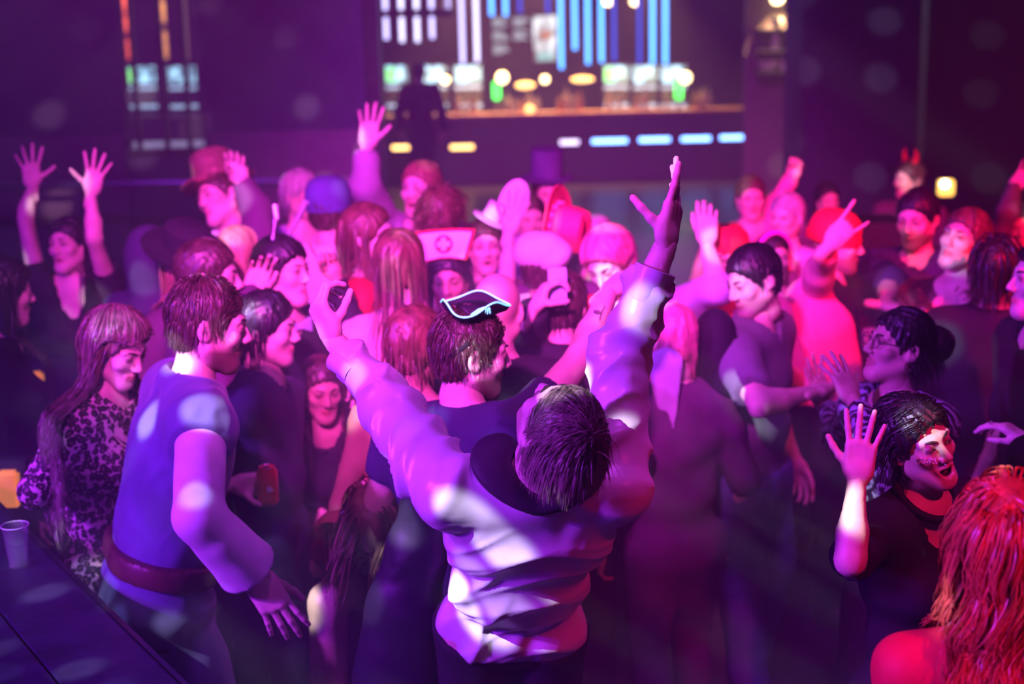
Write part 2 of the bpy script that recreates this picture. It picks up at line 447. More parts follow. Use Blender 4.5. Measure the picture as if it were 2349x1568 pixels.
# ------------------------------------------------------------------ heads
def head_prims(fem=False, mouth=0.0):
    j = 0.93 if fem else 1.0
    P = [ell((0, -.012, .03), (.073, .093, .088)),
         ell((0, .028, -.03), (.059 * j, .060, .082), k=.03),
         cone((0, .066, -.104), (0, .060, -.094), .023 * j, .026 * j, .02)]
    for s in (-1, 1):
        P += [cone((s * .054 * j, -.002, -.058), (s * .016, .062, -.102), .019, .020, .03),
              cone((s * .010, .083, .021), (s * .043, .070, .020), .010, .009, .014),
              ell((s * .040 * j, .060, -.024), (.024, .022, .022), k=.02)]
    P += [ell((-.031, .098, .002), (.017, .014, .011), k=.012, op='s'), ell((.031, .098, .002), (.017, .014, .011), k=.012, op='s')]
    P += [ell((-.031, .079, .002), (.0135, .0125, .0125), k=.003), ell((.031, .079, .002), (.0135, .0125, .0125), k=.003)]
    P += [cone((0, .086, .012), (0, .108, -.031), .007, .0105, .010)]
    for s in (-1, 1): P += [ell((s * .011, .098, -.036), (.0085, .010, .0075), k=.007)]
    if mouth > 0:
        mw = .020 + .007 * mouth; up = -.058; dn = -.076 - .020 * mouth
        P += [ell((0, .090, -.067 - .009 * mouth), (mw + .001, .028, .005 + .015 * mouth), k=.004, op='s')]
        for s in (-1, 1):
            P += [cone((s * mw, .076, -.064), (0, .090, up), .0045, .006, .005), cone((s * mw, .076, -.066), (s * mw * .55, .084, dn + .004), .0045, .006, .005), cone((s * mw * .55, .084, dn + .004), (0, .087, dn), .006, .007, .005)]
    else:
        P += [cone((-.020, .081, -.066), (0, .090, -.062), .0045, .0065, .006), cone((.020, .081, -.066), (0, .090, -.062), .0045, .0065, .006),
              cone((-.017, .080, -.074), (0, .088, -.074), .005, .0075, .006), cone((.017, .080, -.074), (0, .088, -.074), .005, .0075, .006),
              cone((-.020, .094, -.0685), (.020, .094, -.0685), .0022, .0022, .003, op='s')]
    for s in (-1, 1):
        a = math.radians(14) * s
        R = np.array([[math.cos(a), -math.sin(a), 0], [math.sin(a), math.cos(a), 0], [0, 0, 1]]) @ np.eye(3)
        P += [ell((s * .079, -.012, -.006), (.007, .020, .031), R, k=.006), ell((s * .073, -.004, -.024), (.010, .010, .014), k=.006),
              ell((s * .088, -.008, -.004), (.007, .011, .019), R, k=.004, op='s')]
    P += [cone((0, -.012, -.05), (0, -.025, -.125), .050 * j, .050 * j, .03)]
    return P
HEADS = {}
def head_mesh(fem, mouth, h):
    key = (fem, mouth, h)
    if key not in HEADS: HEADS[key] = sdf_mesh(head_prims(fem, mouth), h)
    return HEADS[key]
def head_paint(V, stubble=0.0, mouth=0.0, glitter=False, lips=(0.72, 0.35, 0.38)):
    C = np.ones((len(V), 3)); x, y, z = V.T
    g = lambda cx, cy, cz, r: np.exp(-(((x - cx) / r[0]) ** 2 + ((y - cy) / r[1]) ** 2 + ((z - cz) / r[2]) ** 2))
    m = np.clip(1.6 * g(0, .088, -.068, (.023, .012, .012)), 0, 1)[:, None]; C = C * (1 - m) + m * np.array(lips)
    for s in (-1, 1):
        m = np.clip(1.5 * g(s * .031, .088, .003, (.018, .014, .008)), 0, 1)[:, None]; C = C * (1 - m) + m * np.array((.30, .2, .22))
    if mouth:
        m = np.clip(2.5 * g(0, .070, -.070, (.020, .010, .012 + .012 * mouth)), 0, 1)[:, None]; C = C * (1 - m) + m * np.array((.05, .015, .02))
    if stubble:
        m = stubble * np.clip((-.045 - z) / .02, 0, 1) * np.clip((y + .01) / .03, 0, 1) * (z > -.13)
        m = np.maximum(m, stubble * g(0, .09, -.053, (.03, .02, .008)))[:, None]; C = C * (1 - m) + m * np.array((.14, .09, .08))
    return C

# ------------------------------------------------------------------ hands (local: x to the thumb, y along the fingers, z out of the palm)
POSES = {  # per finger (index, middle, ring, little): spread deg, curl of the three joints; then thumb (out angle, lift, bend)
    'open':   ([(13, 6, 6, 4), (3, 4, 5, 4), (-7, 5, 6, 4), (-17, 8, 8, 5)], (48, 12, 8)),
    'spread': ([(20, -4, 6, 4), (5, -4, 6, 4), (-11, -2, 6, 4), (-27, 2, 8, 5)], (62, 10, 6)),
    'relax':  ([(5, 22, 26, 18), (1, 28, 30, 20), (-3, 32, 34, 22), (-8, 34, 36, 22)], (34, 28, 18)),
    'fist':   ([(2, 78, 95, 55), (0, 82, 98, 55), (-2, 84, 98, 55), (-5, 86, 96, 55)], (25, 55, 45)),
    'point':  ([(4, 4, 6, 4), (0, 74, 95, 55), (-2, 80, 98, 55), (-5, 84, 96, 55)], (28, 50, 40)),
    'horns':  ([(8, 2, 6, 4), (0, 80, 98, 55), (-2, 82, 98, 55), (-14, 4, 8, 5)], (30, 52, 40)),
    'claw':   ([(6, 40, 52, 30), (1, 48, 55, 30), (-4, 56, 58, 32), (-9, 62, 58, 32)], (30, 50, 24)),
    'wave':   ([(8, -10, 5, 3), (2, 2, 6, 4), (-5, 12, 10, 6), (-14, 20, 14, 8)], (40, 44, 4)),
    'hang':   ([(9, 8, 14, 10), (2, 12, 16, 10), (-4, 15, 18, 12), (-13, 18, 18, 12)], (36, 22, 10)),
    'grip':   ([(5, 38, 52, 32), (1, 40, 54, 32), (-3, 42, 54, 32), (-8, 44, 52, 30)], (48, 52, 20)),
}
def hand_prims(pose):
    F, T = POSES[pose]
    P = [cone((.026, .018, 0), (.030, .086, 0), .0125, .0125, .012), cone((.008, .012, 0), (.010, .092, 0), .0135, .013, .014),
         cone((-.010, .012, 0), (-.011, .089, 0), .0135, .0125, .014), cone((-.026, .016, 0), (-.030, .080, 0), .0125, .0115, .014),
         ell((.028, .036, .008), (.016, .028, .013), k=.012), ell((-.024, .034, .007), (.013, .028, .011), k=.012),
         cone((0, -.06, -.001), (0, .018, 0), .024, .026, .022, flat=((0, 0, 1), .74))]
    base = [(.031, .088), (.0105, .094), (-.0105, .091), (-.031, .081)]
    ln = [(.042, .026, .021), (.046, .029, .022), (.042, .027, .022), (.033, .020, .019)]; rd = [.0088, .0091, .0086, .0075]
    for (bx, by), L, r, (sp, c1, c2, c3) in zip(base, ln, rd, F):
        p = A(bx, by, 0); sp = math.radians(sp); ang = 0
        for l, c, k in zip(L, (c1, c2, c3), (1.0, .94, .86)):
            ang += math.radians(c); d = A(math.sin(sp) * math.cos(ang), math.cos(sp) * math.cos(ang), math.sin(ang))
            q = p + d * l; P.append(cone(p, q, r * k, r * k * .93, .004)); p = q
    o, lift, bend = (math.radians(v) for v in T)
    p = A(.026, .030, .004); ang = o
    for i, (l, r) in enumerate(((.036, .0125), (.032, .0102), (.027, .0092))):
        a2 = o - bend * i * .9
        d = nrm(A(math.sin(a2) * math.cos(lift), math.cos(a2) * math.cos(lift), math.sin(lift)))
        q = p + d * l; P.append(cone(p, q, r, r * .9, .006)); p = q
    return P
HANDS = {}
def hand_mesh(pose, h):
    if (pose, h) not in HANDS: HANDS[(pose, h)] = sdf_mesh(hand_prims(pose), h)
    return HANDS[(pose, h)]

# ------------------------------------------------------------------ hair
SCALP_C = A(0, -.012, .03); SCALP_R = A(.079, .099, .095)
def in_hair(p):
    return (0.8 * p[:, 1] - 0.6 * p[:, 2] < .026) & (p[:, 2] > -.085) & ~((np.abs(p[:, 0]) > .06) & (p[:, 1] > -.028) & (p[:, 2] < -.004))
def scalp_roots(n, thin=0.0):
    out = []
    while len(out) < n:
        v = RNG.normal(size=(n * 3, 3)); v /= np.linalg.norm(v, axis=1)[:, None]
        p = SCALP_C + v * SCALP_R; p = p[in_hair(p)]
        out += list(p)
    return np.array(out[:n])
def strand_tubes(paths, r0):
    """fine locks: narrow tapering bands that lie flat to the head"""
    n, m, _ = paths.shape
    T = np.gradient(paths, axis=1); T /= np.maximum(np.linalg.norm(T, axis=2)[..., None], 1e-9)
    O = paths - SCALP_C; O[..., 2] *= .3; O = O + RNG.normal(0, .045, (n, 1, 3))
    X = np.cross(T, O); X /= np.maximum(np.linalg.norm(X, axis=2)[..., None], 1e-9)
    tp = np.linspace(1, .25, m)[None, :, None] * np.asarray(r0).reshape(-1, 1, 1) * 1.25
    V = np.stack([paths - tp * X, paths + tp * X], 2).reshape(-1, 3)
    i = np.arange(n)[:, None] * m * 2; jj = np.arange(m - 1)[None, :] * 2
    Q = np.stack([i + jj, i + jj + 1, i + jj + 3, i + jj + 2], -1).reshape(-1, 4)
    return V, Q
def hair_strands(n, length, down, seg=8, crown=A(0, -.055, .105), part=0.0, wave=0.0, wfreq=20, spread=1.0, r=.0016, lift=.004, jit=.25, shoulder=None, clump=1, back=0.0, droop=1.0):
    """paths run over the scalp away from the crown, then hang along `down` (head-local)"""
    g = scalp_roots(max(1, n // clump)); p = np.repeat(g, clump, 0)
    if clump > 1: p = p + RNG.normal(0, .006, p.shape)
    n = len(p); lens = length * (0.72 + .4 * RNG.random(n)); ph = np.repeat(RNG.random(len(g)) * 6.28, clump); lf = np.repeat(lift * (0.3 + 1.2 * RNG.random(len(g))), clump)
    d = p - crown; d += RNG.normal(0, .03 * jit, d.shape)
    d[:, 1] -= back
    if part: d[:, 0] += np.sign(p[:, 0] + .02) * part
    fr = np.clip((p[:, 1] - .0) / .05, 0, 1)[:, None]; sx_ = np.where(p[:, 0] + part * .5 >= 0, 1.0, -1.0)
    comb = np.stack([sx_ * .055, np.full(n, -.05), np.full(n, .0)], 1); d = d * (1 - .9 * fr) + comb * .9 * fr
    if length < .12: lens = lens * (1 - .35 * fr[:, 0])
    paths = [p.copy()]; step = lens / (seg - 1); side = nrm(np.cross(down, A(0, 1, .2)))
    d /= np.maximum(np.linalg.norm(d, axis=1)[:, None], 1e-9)
    for s in range(1, seg):
        q = p - SCALP_C; nr = q / SCALP_R ** 2; nr /= np.linalg.norm(nr, axis=1)[:, None]
        dn = np.asarray(down); below = q @ dn
        dt = dn - nr * (nr @ dn)[:, None]; dt /= np.maximum(np.linalg.norm(dt, axis=1)[:, None], 1e-3)
        on = np.clip((.035 - below) / .07, 0, 1)[:, None]
        g_ = (.20 + .25 * (1 - on)) * droop * (1.0 if length > .1 else .5)
        d = d * (1 - g_) + g_ * (on * dt + (1 - on) * dn)
        keep = np.maximum(on, .0) * (.97 if length > .1 else .93)
        dr = (d * nr).sum(1)[:, None]; tang = d - nr * (np.maximum(dr, 0) * keep + np.minimum(dr, 0))
        tang /= np.maximum(np.linalg.norm(tang, axis=1)[:, None], 1e-9)
        p = p + tang * step[:, None]
        k = np.linalg.norm((p - SCALP_C) / SCALP_R, axis=1); off = 1 + lf / .09
        push = (k < off); p = np.where(push[:, None], SCALP_C + (p - SCALP_C) * (off / np.maximum(k, 1e-6))[:, None], p)
        face = (p[:, 1] > .02) & (p[:, 2] < .055) & (p[:, 2] > -.16) & (np.abs(p[:, 0]) < .070)
        p[:, 0] = np.where(face, np.where(p[:, 0] * .3 + sx_ * .01 > 0, .070, -.070) * (.9 + .2 * (ph / 6.28)), p[:, 0]); p[:, 1] = np.where(face, np.minimum(p[:, 1], .045), p[:, 1])
        if length > .085:
            lim = .022 - .03 * (ph / 6.28); tk = (p[:, 2] < .06) & (p[:, 2] > -.14) & (p[:, 1] > lim); p[:, 1] = np.where(tk, lim, p[:, 1])
        if shoulder is not None: p = shoulder(p)
        w = p
        if wave:
            a = wave * (s / seg); w = p + (np.sin(wfreq * s * step + ph) * a)[:, None] * side + (np.cos(wfreq * .8 * s * step + 1.3 * ph) * a)[:, None] * np.cross(side, down)
        paths.append(w.copy()); d = tang
    return strand_tubes(np.stack(paths, 1), r * (.7 + .6 * RNG.random(n)))
CAPS = {}
def hair_cap(h, thick, face_line=.03, low=-.08):
    key = (h, thick, face_line, low)
    if key not in CAPS:
        P = [ell(SCALP_C, A(.073, .093, .088) + thick), ell((0, -.045, -.03), (.060 + thick * .5, .045 + thick * .5, .06), k=.03),
             half((0, 0, 0), (0, 0, -1)), ]
        P[-1] = half((0, 0, low), (0, 0, -1)); P.append(half(A(0, .8, -.6) * face_line, (0, .8, -.6)))
        for s in (-1, 1): P.append(ell((s * .09, .0, -.022), (.035, .030, .032), k=.008, op='s'))
        def groove(V):
            x, y, z = V.T; an = np.arctan2(x, y + .05); return (.0032 * np.sin(31 * an + 2.5 * np.sin(38 * z)) + .0022 * np.sin(53 * an - 60 * z)) * np.clip((.13 - z) / .05, 0, 1)
        CAPS[key] = sdf_mesh(P, h, groove)
    return CAPS[key]

# ------------------------------------------------------------------ people
LOD = {0: dict(head=.0040, hand=.0034, body=.014, cl=.0085), 1: dict(head=.0074, hand=.0060, body=.025, cl=.0175), 2: dict(head=.0092, hand=.0066, body=.030, cl=.024)}
SKIN = {'fair': (.78, .56, .48), 'mid': (.66, .44, .35), 'tan': (.50, .31, .23), 'pale': (.85, .66, .60)}
PEOPLE = []
def reach(S, spec, L, slack=1.1):
    px, py, sg = spec; d = ray(px, py); q = S - CAM; t0 = q @ d; c = CAM + d * t0; m2 = L * L - ((c - S) @ (c - S))
    if m2 <= 0:
        dist = np.linalg.norm(c - S); return S + (c - S) / dist * min(dist, L * slack)
    return CAM + d * (t0 + sg * math.sqrt(m2))
def yawv(deg): a = math.radians(deg); return A(math.sin(a), -math.cos(a), 0)
def rot_about(axis, deg):
    return np.array(Matrix.Rotation(math.radians(deg), 3, Vector(axis)))
def head_frame(yaw, pitch, roll):
    y = yawv(yaw); z = A(0, 0, 1); x = np.cross(y, z)
    R = rot_about(x, pitch); y = R @ y; z = R @ z
    R = rot_about(y, roll); x = R @ x; z = R @ z
    return np.stack([x, y, z], 1)

def person(label, head, d, yaw=0, lean=(0, 0), hrot=None, fem=False, skinc='fair', hair=None, top=None, bot=None, R='down', L='down',
           lod=1, size=None, mouth=0.0, stubble=0.0, group=None, bulk=1.0, stance=0.10, pelvis=None, knees=None, feet=None, legs_bare=False, name='person', neck=None, shrug=1.0, twist=0, hs=1.0, facts=None):
    q = LOD[lod]
    c = W(head[0], head[1], d)
    s = size or float(np.clip((c[2] + .11) / 1.75, .86, 1.12))
    f = yawv(yaw); r = np.cross(f, A(0, 0, 1))
    t = nrm(A(0, 0, 1) + f * math.tan(math.radians(lean[0])) + r * math.tan(math.radians(lean[1])))
    fb = nrm(f - t * (f @ t)); rb = np.cross(fb, t)
    hy, hp, hr = hrot or (yaw, 0, 0)
    H = head_frame(hy, hp, hr); hsc = s * hs * (0.96 if fem else 1.0)
    NB = neck if neck is not None else c - H[:, 2] * .085 * s - t * .095 * s - fb * .02 * s
    sw = (.162 if fem else .188) * s * (1 + .4 * (bulk - 1))
    sh = {}; arms = {}
    rt = rot_about(t, twist) @ rb
    for side, sgn, spec in (('R', 1, R), ('L', -1, L)):
        S0 = NB - t * .055 * s + rt * sgn * sw
        ul, fl, hl = .295 * s, .255 * s, .12 * s
        if isinstance(spec, str):
            if spec == 'down': e = S0 - t * ul * .97 + rt * sgn * .09 * s - fb * .03; w = e - t * fl * .9 + fb * .10 * s + rt * sgn * .01; tip = w - t * hl + fb * .04; pose, palm = 'relax', -rt * sgn
            elif spec == 'bent': e = S0 - t * ul * .92 + rt * sgn * .10 * s; w = e + fb * fl * .8 + t * fl * .45 - rt * sgn * .05; tip = w + nrm(fb + t * .5 - rt * sgn * .4) * hl; pose, palm = 'relax', nrm(-rt * sgn - t * .2)
            elif spec == 'cross': e = S0 - t * ul * .95 + rt * sgn * .08 * s; w = e + fb * fl * .5 - rt * sgn * fl * .8 + t * .05; tip = w - rt * sgn * hl; pose, palm = 'relax', -fb
            elif spec == 'up': S0 = S0 + t * .05 * s; e = S0 + t * ul * .75 + rt * sgn * ul * .55 + fb * .05; w = e + t * fl * .95 - rt * sgn * .04; tip = w + t * hl; pose, palm = 'open', fb
        else:
            es, ws, ts, pose, palm = spec
            eg = reach(S0, es, ul); up = max(0, nrm(eg - S0) @ t)
            S0 = S0 + t * .055 * s * up * shrug - rt * sgn * .018 * s * up
            e = reach(S0, es, ul); w = reach(e, ws, fl); tip = reach(w, ts, hl)
            if isinstance(palm, str):
                vd = nrm(CAM - w); palm = {'cam': vd, 'away': -vd, 'left': A(-1, 0, 0), 'right': A(1, 0, 0), 'up': A(0, 0, 1), 'down': A(0, 0, -1)}[palm]
        a = nrm(tip - w); n = np.asarray(palm, float); n = nrm(n - a * (n @ a))
        sh[side] = S0; arms[side] = (S0, e, w, a, n, pose, sgn)
    hipc = pelvis if pelvis is not None else NB - t * .555 * s
    waist = NB * .32 + hipc * .68 - fb * .0; chest = NB - t * .19 * s
    # legs
    legs = {}
    for side, sgn in (('R', 1), ('L', -1)):
        hp_ = hipc + rb * sgn * .088 * s - t * .03
        rb2 = nrm(A(rb[0], rb[1], 0))
        ft = A(*feet[side]) if feet and side in feet else A(hipc[0], hipc[1], .07) + rb2 * sgn * stance + f * (.05 * sgn) - (t - A(0, 0, 1)) * A(.3, .3, 0)
        kn = A(*knees[side]) if knees and side in knees else (hp_ * .5 + ft * .5) + f * .05
        legs[side] = (hp_, kn, ft)
    bw = bulk
    # --- body
    fl_ = (fb, .74)
    def torso(g=0.0, k=.05):
        P = [cone(chest - rb * .062 * s, chest + rb * .062 * s, (.118 if not fem else .104) * s * bw + g, (.118 if not fem else .104) * s * bw + g, k, flat=fl_),
             cone(NB - t * .085 * s - rb * sw * .55, NB - t * .085 * s + rb * sw * .55, .082 * s + g, .082 * s + g, k, flat=(fb, .85)),
             cone(waist - rb * .045 * s, waist + rb * .045 * s, (.104 if not fem else .088) * s * bw + g, (.104 if not fem else .088) * s * bw + g, k, flat=(fb, .82)),
             cone(chest, waist, .112 * s * bw + g, .108 * s * bw * (.9 if fem else 1) + g, k, flat=(fb, .80)),
             cone(hipc - rb * .06 * s - t * .01, hipc + rb * .06 * s - t * .01, (.108 if not fem else .116) * s * bw + g, (.108 if not fem else .116) * s * bw + g, k, flat=(fb, .86))]
        if fem: P += [ell(chest + fb * .07 * s + sg * rb * .065 * s - t * .02, A(.055, .055, .055) * s + g, k=.03) for sg in (-1, 1)]
        return P
    P = torso()
    nk = H @ (A(0, -.018, -.06) * hsc) + c
    P += [cone(NB - t * .03, nk, (.060 if not fem else .051) * s, (.052 if not fem else .045) * s, .035),
          cone(NB - t * .02 * s, sh['R'], .058 * s, .050 * s, .04), cone(NB - t * .02 * s, sh['L'], .058 * s, .050 * s, .04)]
    ar = .86 if fem else 1.0
    for S0, e, w, a, n, pose, sgn in arms.values():
        P += [cone(S0, e, .053 * s * ar, .041 * s * ar, .035), cone(e, e + (w - e) * .35, .041 * s * ar, .042 * s * ar, .02), cone(e + (w - e) * .3, w, .041 * s * ar, .027 * s * ar, .02)]
    for hp_, kn, ft in legs.values():
        P += [cone(hp_, kn, .092 * s, .058 * s, .04), cone(kn, kn * .6 + ft * .4, .056 * s, .057 * s, .02), cone(kn * .65 + ft * .35, ft, .057 * s, .036 * s, .02),
              cone(ft - A(0, 0, .03), ft - A(0, 0, .035) + f * .14 * s, .038 * s, .03 * s, .02)]
    parts = [sdf_mesh(P, q['body'])]
    hv, hq = head_mesh(fem, mouth, q['head']); parts.append((c + (hv * hsc) @ H.T, hq))
    paint = [np.ones((len(parts[0][0]), 3)), head_paint(hv, stubble, mouth)]
    for S0, e, w, a, n, pose, sgn in arms.values():
        v, qq = hand_mesh(pose, q['hand']); x = np.cross(a, n); v = v * s * (0.92 if fem else 1.0)
        if sgn < 0: v = v * A(-1, 1, 1); qq = qq[:, ::-1]
        parts.append((w + v @ np.stack([x, a, n], 1).T, qq)); paint.append(np.ones((len(v), 3)))
    base = A(hipc[0], hipc[1], 0.0)
    root = thing(name, label, 'person', base, group)
    V, Q = join(parts)
    mesh_obj('body', V, Q, skin('skin_' + skinc, SKIN[skinc]), root, base, np.concatenate(paint))
    info = dict(root=root, base=base, c=c, H=H, s=s, hs=hsc, NB=NB, t=t, fb=fb, rb=rb, arms=arms, legs=legs, hipc=hipc, waist=waist, chest=chest, f=f, q=q, sh=sh, sw=sw)
    # --- clothes
    for top in (top if isinstance(top, list) else [top] if top else []):
        g = top.get('loose', .014); sl = top.get('sleeve', 2.0); T = torso(g)
        T += [cone(NB - t * .02 * s, sh['R'], .058 * s + g, .055 * s + g, .04), cone(NB - t * .02 * s, sh['L'], .058 * s + g, .055 * s + g, .04)] if sl > 0 else []
        wide = top.get('wide', 0.0); gs = top.get('sloose', g)
        for S0, e, w, a, n, pose, sgn in arms.values():
            if sl > 0:
                u = min(1, sl); T.append(cone(S0, S0 + (e - S0) * u, .056 * s * ar + gs, (.047 * s * ar + gs), .03, capped=sl <= 1))
            if sl > 1:
                T.append(cone(e, e + (w - e) * min(1, sl - 1), .045 * s * ar + gs, .034 * s * ar + gs * .7 + wide, .025, capped=True))
                if wide: we = e + (w - e) * min(1, sl - 1); T.append(cone(we - nrm(w - e) * .07, we + nrm(w - e) * .05, .030 * s * ar, .034 * s * ar + gs * .7 + wide - .006, .006, op='s'))
        hem = hipc - t * top.get('hem', .10) * s
        if top.get('skirt'):
            hem = hipc * (1 - top['skirt']) + A(hipc[0], hipc[1], 0.02) * top['skirt']
            T.append(cone(hipc, hem, .125 * s + g, .125 * s + g + top.get('flare', .06), .05, flat=(fb, .85), capped=True))
        T.append(half(hem, -t if not top.get('skirt') else A(0, 0, -1)))
        if top.get('upper') is not None: T.append(half(hipc + t * top['upper'] * s, t))
        nr = top.get('neck', .068); nd = top.get('deep', .02)
        T.append(cone(NB - t * (nd * .5) + fb * .02, NB + t * .16 + fb * .03, nr * s, nr * 1.25 * s, .012, op='s'))
        if nd > .03: T.append(cone(NB - t * nd * s + fb * .10 * s, NB + t * .1 + fb * .06 * s, .03 * s, .07 * s, .01, op='s'))
        V, Q = sdf_mesh(T, top.get('h', q['cl']), folds(top.get('amp', .006), top.get('freq', 34), RNG.random() * 6, top.get('axis')))
        if top.get('post') is not None: V = top['post'](V, Q, info)
        info['top'] = mesh_obj(top.get('name', 'shirt'), V, Q, top['mat'], root, base)
    if bot:
        g = bot.get('loose', .012); T = []
        hem = hipc + t * bot.get('rise', .05) * s
        T += [cone(hipc - rb * .06 * s + t * .04, hipc + rb * .06 * s + t * .04, .100 * s * bw + g, .100 * s * bw + g, .05, flat=(fb, .84)),
              cone(hipc - rb * .06 * s - t * .01, hipc + rb * .06 * s - t * .01, .110 * s * bw + g, .110 * s * bw + g, .05, flat=(fb, .86))]
        if bot.get('skirt'):
            end = hipc * (1 - bot['skirt']) + A(hipc[0], hipc[1], 0.02) * bot['skirt']
            T.append(cone(hipc - t * .02, end, .13 * s + g, .15 * s + bot.get('flare', .08), .05, flat=(fb, .88), capped=True))
        else:
            for hp_, kn, ft in legs.values():
                T.append(cone(hp_, kn, .096 * s + g, .062 * s + g, .04))
                if bot.get('len', 2) > 1: T.append(cone(kn, ft, .062 * s + g, .050 * s + g, .03, capped=True))
        T.append(half(hem, t))
        V, Q = sdf_mesh(T, bot.get('h', q['cl'] * 1.5), folds(bot.get('amp', .006), 26, RNG.random() * 6))
        info['bot'] = mesh_obj(bot.get('name', 'trousers'), V, Q, bot['mat'], root, base)
        if not bot.get('barefoot'):
            for hp_, kn, ft in legs.values():
                V, Q = sdf_mesh([cone(ft - A(0, 0, .025), ft - A(0, 0, .03) + f * .15 * s, .048 * s, .040 * s, .03), cone(ft - A(0, 0, .02), ft + A(0, 0, .05), .046 * s, .044 * s, .02), half((0, 0, .004), (0, 0, -1))], .019)
                mesh_obj('shoe', V, Q, plain('black_shoe', (.02, .02, .022), .45), root, base)
    # --- hair
    if hair: do_hair(info, **hair)
    # brows
    if facts is not None or lod < 2:
        bm_ = hairmat('brow_dark', (.05, .03, .025))
        for sgn in (-1, 1):
            pts = [c + H @ (A(sgn * x, y, z) * hsc) for x, y, z in ((.012, .0945, .019), (.024, .0925, .0245), (.036, .083, .025), (.047, .070, .019))]
            MB().tube(pts, [.0028 * hsc, .0036 * hsc, .003 * hsc, .0014 * hsc], 5).build('eyebrow', bm_, root, True)
    PEOPLE.append(info)
    return info

def do_hair(I, style='short', mat=None, length=.05, n=None, wave=0.0, wfreq=20, thick=.012, clump=1, r=None, seg=None, crown=None, part=0.0, down=None, lift=.004, back=0.0, jit=.25, cap=True, droop=1.0, low=-.08, line=.03, name='hair', sidefall=0):
    c, H, hs, root, base, q = I['c'], I['H'], I['hs'], I['root'], I['base'], I['q']
    parts = []
    if cap:
        v, qq = hair_cap(.006 if q['head'] < .005 else .009, thick, line, low); parts.append((v, qq))
    lod = 0 if q['head'] < .005 else (1 if q['head'] < .008 else 2)
    if n is None: n = {0: 900, 1: 200, 2: 90}[lod]
    elif lod: n = int(n * .75)
    if r is None: r = {0: .0014, 1: .0026, 2: .0042}[lod]
    dn = H.T @ (A(0, 0, -1) if down is None else nrm(down))
    shoulder = None
    if length > .14:
        # keep the long hair outside neck and torso
        nb = H.T @ (I['NB'] - c) / hs; tt = H.T @ I['t']; rr_ = H.T @ I['rb']; ff = H.T @ I['fb']
        sw = I['sw'] / hs
        def shoulder(p):
            qv = p - nb; h_ = qv @ tt; x_ = qv @ rr_; y_ = qv @ ff
            # torso as an ellipse that widens below the neck
            wx = np.where(h_ > .055, .062, .062 + (sw + .10 - .062) * np.clip((.055 - h_) / .05, 0, 1)); wy = .062 + .105 * np.clip((.04 - h_) / .10, 0, 1) + .012
            k = np.sqrt((x_ / wx) ** 2 + (y_ / wy) ** 2) + 1e-6; push = (k < 1) & (h_ < .09) & (h_ > -.6)
            kk = np.where(push, 1 / k, 1.0); ys = np.where(push & (np.abs(y_) < .02), np.where(y_ < .008, -.02, .02), y_)
            y2 = np.where(push, np.where(np.abs(x_) < wx * .92, np.sign(ys) * wy * np.sqrt(np.clip(1 - (x_ / wx) ** 2, .1, 1)), y_ * np.minimum(kk, 3)), y_)
            x2 = np.where(push & (np.abs(x_) >= wx * .92), x_ * np.minimum(kk, 1.5), x_)
            if sidefall:
                sel = push & (x_ * sidefall > .0); x2 = np.where(sel, sidefall * wx * np.sqrt(np.clip(1 - (y_ / wy) ** 2, .25, 1)), x2); y2 = np.where(sel, y_, y2)
            return p + (x2 - x_)[:, None] * rr_ + (y2 - y_)[:, None] * ff
    kw = {}
    if crown is not None: kw['crown'] = A(*crown)
    if n: parts.append(hair_strands(n, length, dn, seg or (7 if length < .12 else 14 if lod < 2 else 9), wave=wave, wfreq=wfreq, r=r, lift=lift, clump=clump, part=part, shoulder=shoulder, back=back, jit=jit, droop=droop, **kw))
    V, Q = join(parts)
    I['hair'] = mesh_obj(name, c + (V * hs) @ H.T, Q, mat, root, base)

def on_head(I, p):  # head-local -> world
    return I['c'] + I['H'] @ (A(*p) * I['hs'])
# ------------------------------------------------------------------ the hall
M_wall = plain('dark_painted_wall', (.05, .03, .085), .7, bump=.2, scale=6, var=.2)
M_wains = plain('lower_wall_panel', (.20, .10, .17), .55, bump=.15, scale=8, var=.15)
M_black = plain('black_paint', (.018, .016, .022), .5)
M_blackg = plain('black_gloss', (.012, .012, .016), .25)
M_floor = plain('black_dance_floor', (.05, .035, .06), .32, bump=.05, scale=20, var=.25)
M_ceil = plain('black_ceiling', (.015, .012, .018), .9)
M_metal = plain('brushed_rail', (.55, .55, .62), .3, metal=1.0)
M_barfr = plain('bar_front', (.16, .10, .17), .5, bump=.1, scale=5)
M_wood = plain('dark_stained_board', (.022, .018, .05), .38, bump=.25, scale=9, var=.35)

def struct(name, o): o['kind'] = 'structure'; return o
struct('floor', MB().box((-9, -4, -.1), (9, 28, 0)).build('floor', M_floor))
struct('ceiling', MB().box((-9, -4, 6.0), (9, 28, 6.1)).build('ceiling', M_ceil))
struct('wall_back', MB().box((-9, 27, 0), (9, 27.15, 6)).build('wall_back', M_wall))
struct('wall_right', MB().box((7.5, -4, 0), (7.65, 27, 6)).build('wall_right', M_black))
struct('wall_side', MB().box((-8.15, -4, 0), (-8, 27, 6)).build('wall_side', M_black))
struct('wall_stage', MB().box((-8, -4, 0), (7.5, -3.9, 6)).build('wall_stage', M_black))

